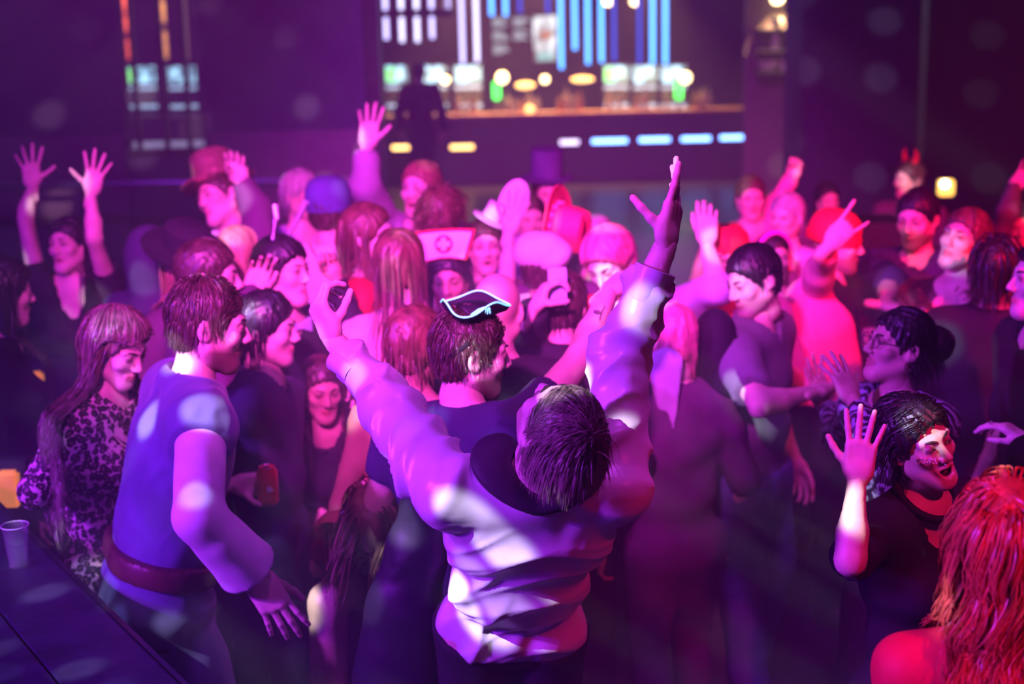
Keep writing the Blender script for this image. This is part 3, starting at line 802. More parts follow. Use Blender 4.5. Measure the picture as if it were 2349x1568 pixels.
YW = 13.7
x0, x1 = W(283, 200, YW)[0], W(466, 200, YW)[0]; xe = W(849, 300, YW)[0]; zs = W(375, 346, YW)[2]; zw = 1.53
wl = MB(); wl.box((-8, YW, 0), (x0, YW + .2, 6)); wl.box((x1, YW, 0), (xe, YW + .2, 6)); wl.box((x0, YW, 0), (x1, YW + .2, zs)); wl.box((x0, YW, 4.2), (x1, YW + .2, 6))
wl = struct('wall_left', wl.build('wall_left', M_wall))
for a, b in ((-8, x0 - .03), (x1 + .03, xe - .01)):
    w_ = MB().box((a, YW - .03, 0), (b, YW, zw)).build('lower_panel', M_wains); w_.parent = wl
MB().box((xe, YW - .05, 0), (xe + .12, YW + .25, 6)).build('corner_post', M_black, None).parent = wl
win = thing('window_1', 'tall opening in the dark wall with thin black mullions', 'window', ((x0 + x1) / 2, YW + .1, zs)); win['kind'] = 'structure'
for px in (311, 375, 428):
    x = W(px, 200, YW + .1)[0]; MB().box((x - .02, YW + .06, zs), (x + .02, YW + .14, 4.2)).build('mullion', M_black, win)
MB().box((x0, YW - .02, zs - .05), (x1, YW + .2, zs)).build('window_sill', M_black, win)
gp = MB().box((x0, YW + .095, zs), (x1, YW + .105, 4.2)).build('pane', glassmat('window_glass', (.85, .85, .9), .03, .08), win)
rl = thing('rail', 'thin metal rail running along the spotted lower wall', 'railing', (-4.5, YW - .35, 1.09))
MB().tube([(-7.9, YW - .35, 1.09), (-5, YW - .35, 1.10), (xe, YW - .35, 1.09)], .03, 10).build('bar', M_metal, rl, True)
for x in np.linspace(-7.6, xe - .2, 6): MB().tube([(x, YW - .35, 0), (x, YW - .35, 1.08)], .018, 8).build('post', M_metal, rl, True)

# right-hand pillar and recess
pl = MB().box((W(1838, 300, 12)[0], 12, 0), (W(2105, 300, 12)[0], 12.8, 6), .03).build('pillar', M_wall); tag(pl, 'broad dark square pillar beside the bar end', 'pillar', kind='structure')
wr = struct('wall_recess', MB().box((W(2105, 300, 12.8)[0], 12.6, 0), (7.5, 12.8, 6)).build('wall_recess', M_black))
tr = struct('trim_1', MB().box((W(1838, 300, 12)[0] - .02, 11.96, 0), (W(2105, 300, 12)[0] + .02, 12.82, .16)).build('trim_1', M_black))

# ------------------------------------------------------------------ the bar at the far end
YB = 23.4
M_ctop = plain('copper_counter', (.75, .42, .28), .35, metal=.3)
xb0, xb1 = W(852, 300, YB)[0], W(1905, 300, YB)[0]
zc = W(1300, 258, YB)[2]
bar = thing('bar_counter', 'long dark bar counter with a thin copper coloured top edge', 'bar', ((xb0 + xb1) / 2, YB + .3, 0))
MB().box((xb0, YB, 0), (xb1, YB + .5, zc - .05)).build('front_panel', M_barfr, bar)
MB().box((xb0 - .05, YB - .08, zc - .05), (xb1 + .05, YB + .6, zc), .01).build('worktop', M_ctop, bar)
warm, blue = glow('warm_led', (1.0, .55, .16), 6), glow('blue_led', (.16, .36, 1.0), 9)
BARL = {867: 'small amber light in the bar front beside the raised hand', 922: 'amber oblong light in the bar front next to the waiting silhouette', 1060: 'pale amber oblong light in the bar front beyond the waiting silhouette', 1306: 'pale violet oblong light in the bar front',
        1398: 'blue oblong light in the bar front next to the violet one', 1501: 'blue oblong light second after the violet one in the bar front', 1596: 'blue oblong light last but one in the bar front', 1685: 'blue oblong light at the pillar end of the bar front'}
for px, py, w, m in ((867, 338, 20, 'w'), (922, 338, 48, 'w'), (1060, 337, 56, 'w'), (1306, 326, 46, 'l'), (1398, 323, 84, 'b'), (1501, 320, 74, 'b'), (1596, 318, 70, 'b'), (1685, 315, 70, 'b')):
    p = W(px, py, YB); hw = w * YB / FPX / 2
    l = thing('bar_light', BARL[px], 'light', (p[0], YB - .02, p[2]), 'lights along the bar front')
    mt = warm if m == 'w' else blue if m == 'b' else glow('violet_led', (.75, .6, 1.0), 4)
    MB().box((p[0] - hw, YB - .03, p[2] - .05), (p[0] + hw, YB, p[2] + .05), .015).build('lens', mt, l, True)
    MB().box((p[0] - hw - .02, YB - .02, p[2] - .075), (p[0] + hw + .02, YB + .01, p[2] + .075), .01).build('frame', M_black, l)

# vertical LED tubes
def led(px, y1, mat, label, group, Y=22.6, y0=-260, wpx=9):
    a, b = W(px, y1, Y), W(px, y0, Y); t_ = thing('led_tube', label, 'light tube', (a[0], Y, a[2]), group)
    h = wpx * Y / FPX / 2
    MB().box((a[0] - h, Y - .02, a[2]), (a[0] + h, Y, b[2])).build('diffuser', mat, t_)
    MB().box((a[0] - h - .008, Y, a[2] - .02), (a[0] + h + .008, Y + .04, b[2] + .02)).build('channel', M_black, t_)
    MB().tube([(a[0], Y + .02, b[2]), (a[0], Y + .02, 6.0)], .008, 6).build('hanging_cable', M_black, t_)
gl = dict(v=glow('tube_violet', (.55, .50, 1.0), 3.4), b=glow('tube_blue', (.08, .34, 1.0), 5.0), d=glow('tube_deep', (.06, .12, .9), 1.3), w=glow('tube_pale', (.66, .62, 1.0), 3.6))
TUBE = {887: 'violet blue light tube at the wall end of the row, crossed by the dark beam', 923: 'pale lilac light tube crossed by the dark beam', 958: 'pale lilac light tube crossed by the dark beam', 992: 'violet blue light tube near the open end of the dark beam',
        1027: 'short violet blue light tube just past the end of the dark beam', 1062: 'violet blue light tube hanging low above the third fridge', 1095: 'pale lilac light tube hanging low beside the menu screen', 1128: 'short sky blue light tube above the edge of the menu screen',
        1160: 'short sky blue light tube above the middle of the menu screen', 1193: 'short dim deep blue light tube above the menu screen', 1257: 'short dim deep blue light tube above the bright poster screen', 1288: 'longest sky blue light tube, hanging beside the bright poster screen',
        1319: 'sky blue light tube ending higher than the long ones on both sides', 1349: 'long sky blue light tube next to the shorter sky blue one', 1380: 'long sky blue light tube next to the dim blue one by the ceiling bulb', 1409: 'dim deep blue light tube between the two ceiling bulbs',
        1467: 'dim deep blue light tube just beyond both ceiling bulbs', 1497: 'long sky blue light tube, last but one of the row', 1526: 'long sky blue light tube ending the row beside the dark wall'}
for px, y1, m in ((887, 90, 'v'), (923, 96, 'w'), (958, 96, 'w'), (992, 88, 'v'), (1027, 36, 'v'), (1062, 146, 'v'), (1095, 142, 'w'), (1128, 36, 'b'), (1160, 36, 'b'), (1193, 30, 'd'),
                  (1257, 30, 'd'), (1288, 158, 'b'), (1319, 114, 'b'), (1349, 147, 'b'), (1380, 143, 'b'), (1409, 140, 'd'), (1467, 145, 'd'), (1497, 147, 'b'), (1526, 147, 'b')):
    led(px, y1, gl[m], TUBE[px], 'light tubes over the bar')
led(297, 136, glow('tube_red', (1.0, .12, .05), 2.6, (1, 1, 4.0)), 'red vertical light tube seen through the window opening', 'light tubes beyond the window', 22.6)
led(382, 134, glow('tube_orange', (1.0, .36, .10), 2.2, (1, 1, 3.0)), 'orange vertical light tube seen through the window opening', 'light tubes beyond the window', 22.6)
led(429, 134, glow('tube_brown', (.45, .22, .22), .7), 'dim brownish vertical light tube seen through the window opening', 'light tubes beyond the window', 22.6)
bm_ = thing('ceiling_beam', 'dark horizontal beam crossing the light tubes over the bar', 'beam', (W(940, 30, 22.3)[0], 22.3, W(940, 30, 22.3)[2]))
a, b = W(856, 38, 22.4), W(1040, 24, 22.4); MB().box((a[0], 22.3, a[2] - .02), (b[0], 22.5, b[2] + .03)).build('rail', M_black, bm_)
for x in (a[0] + .1, b[0] - .1): MB().tube([(x, 22.4, b[2]), (x, 22.4, 6)], .015, 6).build('hanger', M_black, bm_)

# fridges behind the bar
YF = 25.6
cool = glow('fridge_header', (.36, .70, 1.0), 2.1, (9, 1, 5)); shelfg = glow('fridge_shelf_light', (.42, .62, .95), 1.5); greeng = glow('green_drink', (.25, .9, .25), 2.0)
bottle_mats = [glassmat('bottle_green', (.05, .3, .08), .2, .9), glassmat('bottle_amber', (.5, .2, .05), .2, .9), plain('bottle_label', (.8, .8, .85), .4)]
def fridge(px0, px1, ytop, ybot, label, green=False):
    a, b = W(px0, ytop, YF), W(px1, ybot, YF); z1 = a[2]; cx = (a[0] + b[0]) / 2; hw = (b[0] - a[0]) / 2
    t_ = thing('drinks_fridge', label, 'fridge', (cx, YF + .3, 0), 'lit drinks fridges behind the bar')
    MB().box((cx - hw, YF + .5, 0), (cx + hw, YF + .6, z1)).box((cx - hw, YF, 0), (cx - hw + .03, YF + .5, z1)).box((cx + hw - .03, YF, 0), (cx + hw, YF + .5, z1)).box((cx - hw, YF, 0), (cx + hw, YF + .55, .35)).box((cx - hw, YF, z1), (cx + hw, YF + .6, z1 + .03)).build('cabinet', M_black, t_)
    hz = z1 - .30
    MB().box((cx - hw + .03, YF + .02, hz), (cx + hw - .03, YF + .06, z1 - .01)).build('header_panel', cool, t_)
    if green: MB().box((cx - hw + .04, YF - .0, hz + .02), (cx - hw + .2, YF + .02, z1 - .05)).build('green_panel', greeng, t_)
    for k, z in enumerate((hz - .12, hz - .44, hz - .78)):
        MB().box((cx - hw + .03, YF + .05, z), (cx + hw - .03, YF + .45, z + .02)).build('shelf', M_metal, t_)
        MB().box((cx - hw + .03, YF + .03, z + .005), (cx + hw - .03, YF + .05, z + .06)).build('shelf_light', shelfg, t_)
        row = MB(); n_ = max(3, int(2 * hw / .085))
        for i in range(n_): row.lathe([(.03, 0), (.03, .13), (.012, .18), (.012, .24)], (cx - hw + .06 + i * (2 * hw - .12) / (n_ - 1), YF + .2, z + .02 - .30), n=8)
        if k: o = row.build('bottle_row', bottle_mats[(k + int(px0)) % 3], t_, True); o['kind'] = 'stuff'
    MB().box((cx - hw + .03, YF - .01, .36), (cx + hw - .03, YF, hz - .02)).build('glass_door', glassmat('fridge_glass', (.8, .85, .9), .04, .08), t_)
fridge(880, 942, 150, 262, 'narrow lit drinks fridge at the far end of the bar with a green panel', True)
fridge(964, 1032, 150, 262, 'lit drinks fridge half hidden behind the person at the bar')
fridge(1038, 1110, 150, 262, 'brightly lit drinks fridge beside the low lilac tubes')
fridge(1382, 1446, 150, 262, 'lit drinks fridge with a green panel under the blue tubes', True)
fridge(1449, 1510, 150, 262, 'lit drinks fridge between two others under the blue tubes')
fridge(1513, 1578, 150, 262, 'lit drinks fridge beside the green bottle sign')
fridge(286, 368, 152, 275, 'lit drinks fridge with a green panel seen through the window opening', True)
fridge(380, 460, 152, 275, 'lit drinks fridge with blue header seen through the window opening')
lg = thing('service_counter', 'low copper coloured counter seen through the window opening', 'counter', (W(375, 270, 24.6)[0], 24.6, 0))
a = W(285, 268, 24.5); b = W(462, 268, 24.5)
MB().box((a[0], 24.5, a[2] - .06), (b[0], 24.9, a[2]), .01).build('worktop', M_ctop, lg); MB().box((a[0], 24.55, 0), (b[0], 24.9, a[2] - .06)).build('front_panel', M_barfr, lg)
MB().box((a[0], 24.53, W(375, 338, 24.5)[2]), (b[0], 24.55, W(375, 325, 24.5)[2])).build('reflection_strip', glow('reflection_lilac', (.45, .42, .75), .7), lg)  # dim reflection below the counter, drawn as a glowing strip

# screens over the back bar
def screen(px0, py0, px1, py1, label, bright):
    Y = 26.93; a, b = W(px0, py0, Y), W(px1, py1, Y); t_ = thing('menu_screen', label, 'screen', ((a[0] + b[0]) / 2, Y, b[2]))
    MB().box((a[0], Y, b[2]), (b[0], Y + .06, a[2]), .01).build('casing', M_black, t_)
    w_, h_ = b[0] - a[0], a[2] - b[2]
    if bright:
        MB().box((a[0] + .02, Y - .005, b[2] + .02), (b[0] - .02, Y, a[2] - .02)).build('picture', glow('poster_glow', (.75, .82, .9), 1.5, (3.5, 1, 3.0)), t_)
        MB().box((a[0] + w_ * .35, Y - .012, b[2] + h_ * .48), (a[0] + w_ * .72, Y - .006, b[2] + h_ * .66)).build('picture_patch', glow('poster_orange', (.8, .35, .2), 1.0), t_)
        MB().box((a[0] + w_ * .2, Y - .012, b[2] + h_ * .05), (a[0] + w_ * .8, Y - .006, b[2] + h_ * .2)).build('picture_patch', glow('poster_teal', (.35, .75, .75), 1.2), t_)
    else:
        gm = glow('menu_text', (.62, .74, .86), 1.3)
        for i in range(3):
            for j in range(2):
                if i == 2 and j == 1: continue
                x = a[0] + w_ * (.04 + .54 * j); z = a[2] - h_ * (.10 + .31 * i); row = MB()
                for k in range(4):
                    L_ = w_ * (.42 - .05 * ((k * 7 + i * 3 + j) % 4)); row.box((x, Y - .012, z - .02 - k * h_ * .055), (x + L_, Y, z - k * h_ * .055))
                row.build('text_block', gm, t_)
screen(1126, 32, 1216, 130, 'dark menu screen with blocks of pale text over the back bar', False)
screen(1220, 34, 1280, 142, 'bright poster-like screen beside the dark menu screen', True)

# lamps, taps and bottles on the bar
bulb = glow('globe_bulb', (1.0, .72, .38), 8); shade = glow('amber_shade', (1.0, .58, .2), 3.5)
for px, py, y_, w, h, m, lab in ((1022, 183, 24.6, 9, 9, bulb, 'small round globe lamp beside the second fridge'), (1152, 178, 24.6, 13, 13, bulb, 'bright round globe lamp above the green tap light'), (1250, 182, 24.6, 9, 9, bulb, 'small round globe lamp below the bright poster screen'),
                                 (1572, 178, 24.6, 13, 13, bulb, 'bright round globe lamp at the right-hand end of the fridges'), (1336, 182, 24.6, 26, 7, shade, 'flat amber pendant lamp beside the low blue tube'), (1205, 196, 24.6, 22, 8, shade, 'flat amber pendant lamp between the two globe lamps'),
                                 (1395, 4, 22.9, 12, 9, bulb, 'round ceiling bulb among the blue tubes'), (1458, 4, 22.9, 12, 9, bulb, 'round ceiling bulb among the dim blue tubes'), (1783, 0, 17, 14, 10, bulb, 'round ceiling bulb above the lit niche'), (1215, 250, 23.6, 10, 9, shade, 'small amber candle lamp on the bar top')):
    p = W(px, py, y_); k = y_ / FPX; t_ = thing('pendant_lamp' if py < 230 else 'candle_lamp', lab, 'lamp', (p[0], y_, p[2]), 'warm lamps around the bar')
    MB().sphere(p, (w * k, w * k, h * k), 10).build('bulb', m, t_, True)
    if py < 230: MB().tube([p + A(0, 0, h * k * .8), (p[0], y_, 6)], .006, 6).lathe([(.012, 0), (.03, .03), (.03, .06), (0.006, .09)], p + A(0, 0, h * k * .85), n=10).build('cord', M_black, t_, True)
    else: MB().lathe([(.05, -.09), (.05, -.07), (.015, -.06), (.015, -.03)], p, n=10).build('stand', M_black, t_, True)
for px, lab in ((1139, 'green glowing beer tap sign below the bright globe lamp'), (1557, 'green glowing beer tap sign at the right-hand end of the fridges')):
    p = W(px, 208, 23.7); t_ = thing('beer_tap', lab, 'beer tap', (p[0], 23.7, zc))
    MB().box((p[0] - .06, 23.68, p[2] - .15), (p[0] + .06, 23.72, p[2] + .15), .02).build('lit_sign', glow('tap_green', (.08, 1.0, .12), 3.2), t_)
    MB().tube([(p[0], 23.7, zc), (p[0], 23.7, p[2] - .14)], .03, 10).build('column', M_metal, t_, True)
    MB().tube([(p[0], 23.68, p[2] - .2), (p[0], 23.58, p[2] - .22), (p[0], 23.56, p[2] - .28)], .012, 8).build('spout', M_metal, t_, True)
warmb = [plain('bottle_copper', (.75, .4, .2), .3, metal=.5), plain('bottle_pale', (.85, .7, .55), .35), glassmat('bottle_clear', (.9, .85, .8), .1, .5)]
rg = random.Random(3)
for i, px in enumerate((868, 1050, 1068, 1086, 1165, 1180, 1196, 1215, 1232, 1285, 1300, 1318, 1330, 1398, 1420, 1462, 1480, 1530, 1595, 1612, 1625)):
    p = W(px, 256, 23.75); h = rg.uniform(.26, .42); k = i % 3
    t_ = thing('bottle', ('copper coloured', 'pale cream', 'clear glass')[k] + ' bottle standing on the bar top', 'bottle', (p[0], 23.75, zc), 'bottles on the bar top')
    MB().lathe([(.045, 0), (.05, .02), (.05, h * .58), (.018, h * .72), (.016, h * .93)], (p[0], 23.75, zc), n=12).build('glass', warmb[k], t_, True)
    MB().lathe([(.019, h * .93), (.019, h)], (p[0], 23.75, zc), n=10).build('cap', M_black, t_, True)
# warm light inside the bar
for px in (1060, 1240, 1480):
    p = W(px, 120, 24.4); spot('bar_downlight', (p[0], 24.4, 3.6), (p[0], 24.5, .9), (1.0, .50, .20), 1000, 100, .8, .08)
# niche with pale objects at the right-hand end
pn = W(1778, 200, 17.0)
ns = thing('display_shelf', 'narrow lit shelf with ornaments beside the bar end', 'shelf', (pn[0], 17.1, 0))
zt = [W(1778, y, 17.0)[2] for y in (75, 110, 133, 158)]
hw = 40 * 17 / FPX
MB().box((pn[0] - hw * 1.5, 17.3, 0), (pn[0] + hw * 1.5, 17.36, 6)).build('back_panel', plain('niche_panel', (.22, .15, .13), .6, bump=.1), ns)
for z in (zt[0] + .05, zt[1] - .02, zt[3] - .03): MB().box((pn[0] - hw, 17.0, z - .02), (pn[0] + hw, 17.3, z)).build('shelf_board', M_black, ns)
ivory = plain('ivory_ceramic', (.9, .82, .62), .4)
for lab, fn in (('round ivory ornament on the top shelf beside the bar', lambda m: m.sphere((pn[0] + .03, 17.12, zt[0] + .05 + .075), .075, 10)),
                ('tall ivory vase on the middle shelf beside the bar', lambda m: m.lathe([(.05, 0), (.055, .1), (.03, .16), (.035, .2)], (pn[0] + .02, 17.12, zt[1] - .02), n=14)),
                ('wide ivory bowl on the lit shelf beside the bar', lambda m: m.lathe([(.05, .0), (.10, .05), (.13, .12), (.12, .12), (.09, .06), (0, .03)], (pn[0] - .06, 17.12, zt[3] - .03), n=16)),
                ('small ivory jar on the lowest lit shelf beside the bar', lambda m: m.lathe([(.03, 0), (.045, .04), (.045, .1), (.025, .13)], (pn[0] + .12, 17.12, zt[3] - .03), n=12))):
    m_ = MB(); fn(m_); o = m_.build('ornament', ivory, None, True); tag(o, lab, 'ornament', 'ornaments on the lit shelf')
spot('niche_downlight', (pn[0] + .12, 16.7, 3.4), (pn[0] + .08, 17.3, 1.3), (1.0, .66, .34), 1500, 40, .5, .03)

# amber table lamp and rack on the right, amber light boxes on the left
p = W(2170, 430, 10.5)
t_ = thing('wall_lamp', 'small square amber wall lamp glowing above the dark crowd', 'lamp', (p[0], 10.5, p[2]))
MB().box(p - A(.055, .04, .06), p + A(.055, .04, .06), .012).build('lamp_shade', glow('amber_lamp', (1.0, .55, .10), 2.2), t_)
MB().sphere(p + A(-.02, -.035, .03), .032, 8).build('bulb', glow('lamp_bulb', (1.0, .85, .5), 12), t_, True)
MB().box(p + A(-.03, .04, -.03), p + A(.03, 2.1, .03)).build('bracket', M_black, t_)
p = W(2002, 640, 7.0)
t_ = thing('amplifier_rack', 'black equipment rack with three rows of red lights', 'rack', (p[0], 7.2, 0))
MB().box((p[0] - .2, 7.02, .0), (p[0] + .2, 7.4, W(2002, 560, 7.0)[2] + .1), .015).build('case', M_black, t_)
for y in (592, 644, 700):
    q = W(2001, y, 7.0)
    MB().box((q[0] - .19, 7.0, q[2] - .05), (q[0] + .19, 7.03, q[2] + .05), .005).build('front_plate', M_blackg, t_)
    for i in range(4): MB().sphere((q[0] + (i - 1.5) * .022, 6.995, q[2]), (.009, .006, .015), 6).build('indicator_light', glow('red_led', (1.0, .10, .03), 9), t_, True)
for px, py, Y, w, h, lab in ((88, 882, 5.4, 30, 66, 'small upright amber light box behind the leopard-print dress'), (24, 1118, 4.38, 50, 90, 'wide amber light box low behind the table'), (76, 690, 7.4, 14, 40, 'narrow amber candle light behind the dark-haired figure')):
    p = W(px, py, Y); k = Y / FPX; t_ = thing('amber_light_box', lab, 'light', (p[0], Y, 0))
    MB().box((p[0] - w * k / 2, Y - .03, p[2] - h * k / 2), (p[0] + w * k / 2, Y + .03, p[2] + h * k / 2), .01).build('lit_panel', glow('amber_box', (1.0, .30, .05), .55), t_)
    MB().box((p[0] - w * k / 2 - .02, Y + .0, 0), (p[0] + w * k / 2 + .02, Y + .08, p[2] + h * k / 2 + .03)).build('stand', M_black, t_)

# ------------------------------------------------------------------ the black table in the corner with its boards
ZT = 1.05
E0, E1 = Wz(0, 1152, ZT), Wz(430, 1568, ZT)
ed = nrm(E1 - E0); en = A(ed[1], -ed[0], 0)
if en[0] > 0: en = -en          # away from the dancers
tb = thing('high_table', 'black boarded high table along the edge of the dance floor', 'table', (*(E0 + en * .6)[:2], 0))
s0, s1 = -.45, 2.6
for i in range(6):
    a0, a1 = .012 + i * .215, .012 + i * .215 + .209
    c4 = [E0 + ed * s0 + en * a0, E0 + ed * s1 + en * a0, E0 + ed * s1 + en * a1, E0 + ed * s0 + en * a1]
    m_ = MB(); m_.add([*(p for p in c4), *(p - A(0, 0, .035) for p in c4)], [(0, 1, 2, 3), (7, 6, 5, 4), (0, 4, 5, 1), (1, 5, 6, 2), (2, 6, 7, 3), (3, 7, 4, 0)])
    o = m_.build('board', M_wood, tb); bv = o.modifiers.new('b', 'BEVEL'); bv.width = .004; bv.segments = 2
c4 = [E0 + ed * s0, E0 + ed * s1, E0 + ed * s1 + en * .012, E0 + ed * s0 + en * .012]
m_ = MB(); m_.add([*(p + A(0, 0, .004) for p in c4), *(p - A(0, 0, .09) for p in c4)], [(0, 1, 2, 3), (7, 6, 5, 4), (0, 4, 5, 1), (1, 5, 6, 2), (2, 6, 7, 3), (3, 7, 4, 0)]); m_.build('edge_strip', M_blackg, tb)
for sx in (s0 + .15, s1 - .15, (s0 + s1) / 2):
    for ay in (.08, 1.2):
        p = E0 + ed * sx + en * ay; MB().box((p[0] - .035, p[1] - .035, 0), (p[0] + .035, p[1] + .035, ZT - .035)).build('leg', M_black, tb)
pc = Wz(43, 1298, ZT)
cup = thing('plastic_cup', 'empty clear plastic cup standing on the black table', 'cup', pc)
MB().lathe([(0, .002), (.024, .002), (.034, .112), (.036, .114), (.0345, .115), (.0325, .111), (.0225, .005), (0, .005)], pc, n=28, close=False).build('wall', glassmat('clear_plastic', (.8, .78, .9), .08, .06), cup, True)
MB().tube([pc + A(.0355 * math.cos(a), .0355 * math.sin(a), .114) for a in np.linspace(0, 2 * math.pi, 29)[:-1]], .0014, 6, True).build('rim', glassmat('rim_plastic', (.95, .95, 1), .05, .7), cup, True)


# a low bank of stage smoke drifting among the dancers
smk = MB().sphere((.1, 4.7, .72), (2.5, 2.0, 1.0), 16).build('stage_smoke', bpy.data.materials.new('stage_smoke'), None, True)
hm = smk.data.materials[0]; hm.use_nodes = True; nt = hm.node_tree; nt.nodes.remove(nt.nodes['Principled BSDF'])
vs = nt.nodes.new('ShaderNodeVolumeScatter'); vs.inputs['Color'].default_value = (.92, .86, 1.0, 1); vs.inputs['Density'].default_value = .085; vs.inputs['Anisotropy'].default_value = .1
nt.links.new(vs.outputs[0], nt.nodes['Material Output'].inputs['Volume'])
tag(smk, 'low bank of violet-lit stage smoke drifting between the dancers', 'smoke', kind='stuff')
# ------------------------------------------------------------------ the dancers
C_black = cloth('black_cotton', (.022, .020, .026), .8)
C_navy = cloth('navy_cotton', (.05, .04, .10), .85)
C_grey = cloth('grey_cotton', (.20, .19, .25), .85)
C_denim = cloth('blue_denim', (.16, .20, .42), .85, scale=30)
C_white = cloth('white_cotton', (.85, .82, .86), .75)
C_red = cloth('red_fabric', (.80, .03, .06), .6)
C_pink = cloth('pink_fabric', (.90, .25, .45), .65)
C_lilac = cloth('lilac_fabric', (.62, .48, .80), .7)
C_plum = cloth('plum_fabric', (.16, .06, .16), .8)
C_suit = cloth('mauve_suit', (.38, .28, .44), .75)
H_black = hairmat('hair_black', (.018, .014, .016)); H_brown = hairmat('hair_brown', (.07, .04, .03)); H_mid = hairmat('hair_chestnut', (.16, .08, .05))
H_blond = hairmat('hair_blond', (.62, .42, .26)); H_ash = hairmat('hair_ash_brown', (.24, .17, .14)); H_redh = hairmat('hair_copper', (.62, .13, .05), .38); H_pink = hairmat('hair_pink', (.85, .22, .35)); H_grey = hairmat('hair_grey', (.45, .42, .45))
def tr(m, **k): return dict(mat=m, **k)

# --- the man in the pale satin shirt, arms flung up, seen from behind
def satin():
    m, nt, b = _new('pale_satin'); mp, no = _bump(nt, b, 5.5, .8, .05, (1, 1, .8), 1.5); no.noise_type = 'RIDGED_MULTIFRACTAL'; no.inputs['Distortion'].default_value = .9; no.inputs['Lacunarity'].default_value = 2.3
    _varied(nt, b, mp, (.80, .72, .84), .04, 5)
    b.inputs['Roughness'].default_value = .33; b.inputs['Specular IOR Level'].default_value = .5; b.inputs['Sheen Weight'].default_value = .15
    return m
M_satin = satin()
def crease(a): return (1 - np.abs(np.sin(a))) ** 1.6
def drape(V, Q, I):
    N = vnormals(V, Q); q = V - I['NB']; h = -(q @ I['t']); x = q @ I['rb']; y = q @ I['fb']
    back = np.clip((-y + .02) / .06, 0, 1) * np.clip((.25 - np.abs(x)) / .06, 0, 1)
    u = h - 2.0 * (x - .03) ** 2 + .018 * np.sin(14 * x + 1) + .25 * x * h
    m = back * np.clip((h - .06) / .08, 0, 1) * np.clip((.64 - h) / .08, 0, 1)
    sag = .010 * crease(math.pi * u / .19 + .6) + .005 * crease(math.pi * (u + .2 * x) / .10 + 1.4 + 2 * x)
    # pulls running from the armpit down to the waist on the left-hand side
    v = (x + .17) * .9 + h * .30 + .01 * np.sin(20 * h); pull = .013 * crease(math.pi * v / .075) * np.clip((-x - .02) / .06, 0, 1) * np.clip((h - .2) / .08, 0, 1)
    out = V + N * (m * sag + back * pull)[:, None]
    for S0, e, w, a, n, pose, sgn in I['arms'].values():
        for p0, p1, r, ph in ((S0, e, .11, 0.4), (e, w, .10, 2.0)):
            ax = p1 - p0; L = np.linalg.norm(ax); ax = ax / L; qq = V - p0; tt = qq @ ax; rad = qq - tt[:, None] * ax; rr = np.linalg.norm(rad, axis=1)
            k = (tt > -.02) & (tt < L * .95) & (rr < r); k2 = nrm(np.cross(ax, A(.3, .9, .2))); k3 = np.cross(ax, k2); an = np.arctan2(rad @ k3, rad @ k2)
            wv = .026 * crease(tt * 21 + .5 * np.sin(an + ph) * 2 + ph) * (.55 + .45 * np.sin(an * 1 + 9 * tt + ph)) + .017 * crease(tt * 33 - 1.0 * an + .8 * np.sin(2 * an + ph)) * (.5 + .5 * np.sin(2 * an - 12 * tt + 2 * ph)) - .012
            out = out + N * np.where(k, wv * np.clip((L * .95 - tt) / .03, 0, 1) * np.clip((tt + .02) / .05, 0, 1), 0)[:, None]
    return out
P1 = person('man in a pale satin shirt flinging both arms up, head thrown back', (1284, 985), 2.76, yaw=184, lean=(-34, 5), hrot=(203, 60, 6), lod=0, size=.98, bulk=.95, hs=.94, skinc='fair', stubble=.4,
    L=((905, 945, 1), (764, 778, 1), (700, 640, 1), 'claw', A(.8, .55, 0)), R=((1425, 815, 1), (1527, 562, 1), (1552, 440, 1), 'wave', A(-.75, .45, .1)),
    top=dict(mat=M_satin, loose=.016, sloose=.026, sleeve=1.74, hem=.02, neck=.085, amp=.002, h=.0062, post=drape, name='satin_shirt'),
    bot=tr(C_black, loose=.004, rise=-.01), hair=dict(style='short', mat=H_ash, length=.075, n=3200, thick=.004, r=.0010, crown=(.012, -.050, .110), lift=.003, seg=8, jit=.35))
def cuff(I, side, name, mat, flare=.0, ln=.055, r=.044):
    S0, e, w, a, n, pose, sgn = I['arms'][side]; ax = nrm(w - e); p = e + (w - e) * .78
    x = nrm(np.cross(ax, A(0, .3, 1))); R = np.stack([x, np.cross(ax, x), ax], 1)
    MB().lathe([(r, -ln), (r + .002, -ln * .5), (r + flare, 0), (r + flare - .004, .001), (r - .003, -ln * .5), (r - .004, -ln)], p, R, n=28, sy=.86, close=False).build(name, mat, I['top'] if False else I['root'], True)
cuff(P1, 'L', 'shirt_cuff', M_satin, .012, .060, .047); cuff(P1, 'R', 'shirt_cuff', M_satin, .006, .075, .047)
# dark shawl collar lying round his neck
NB, t_, fb_, rb_ = P1['NB'], P1['t'], P1['fb'], P1['rb']
pts = []
for a in np.linspace(-2.3, 2.3, 19): pts.append(NB - fb_ * (.062 * math.cos(a)) + rb_ * (.105 * math.sin(a)) + t_ * (.012 - .012 * math.cos(a)) + t_ * .035 * abs(math.sin(a)))
T = [cone(pts[i], pts[i + 1], .034, .034, .02, flat=(t_, .45)) for i in range(len(pts) - 1)]
V, Q = sdf_mesh(T, .006, folds(.004, 40, 1.3)); mesh_obj('collar', V, Q, cloth('dark_plum_collar', (.045, .02, .05), .6), P1['root'], P1['base'])
V, Q = sdf_mesh([cone(P1['hipc'] - rb_ * .06 - t_ * .03, P1['hipc'] + rb_ * .06 - t_ * .03, .118, .118, .03, flat=(fb_, .88)), half(P1['hipc'] - t_ * .015, t_), half(P1['hipc'] - t_ * .055, -t_)], .007); mesh_obj('belt', V, Q, plain('black_leather', (.02, .015, .02), .35), P1['root'], P1['base'], sharp=40)

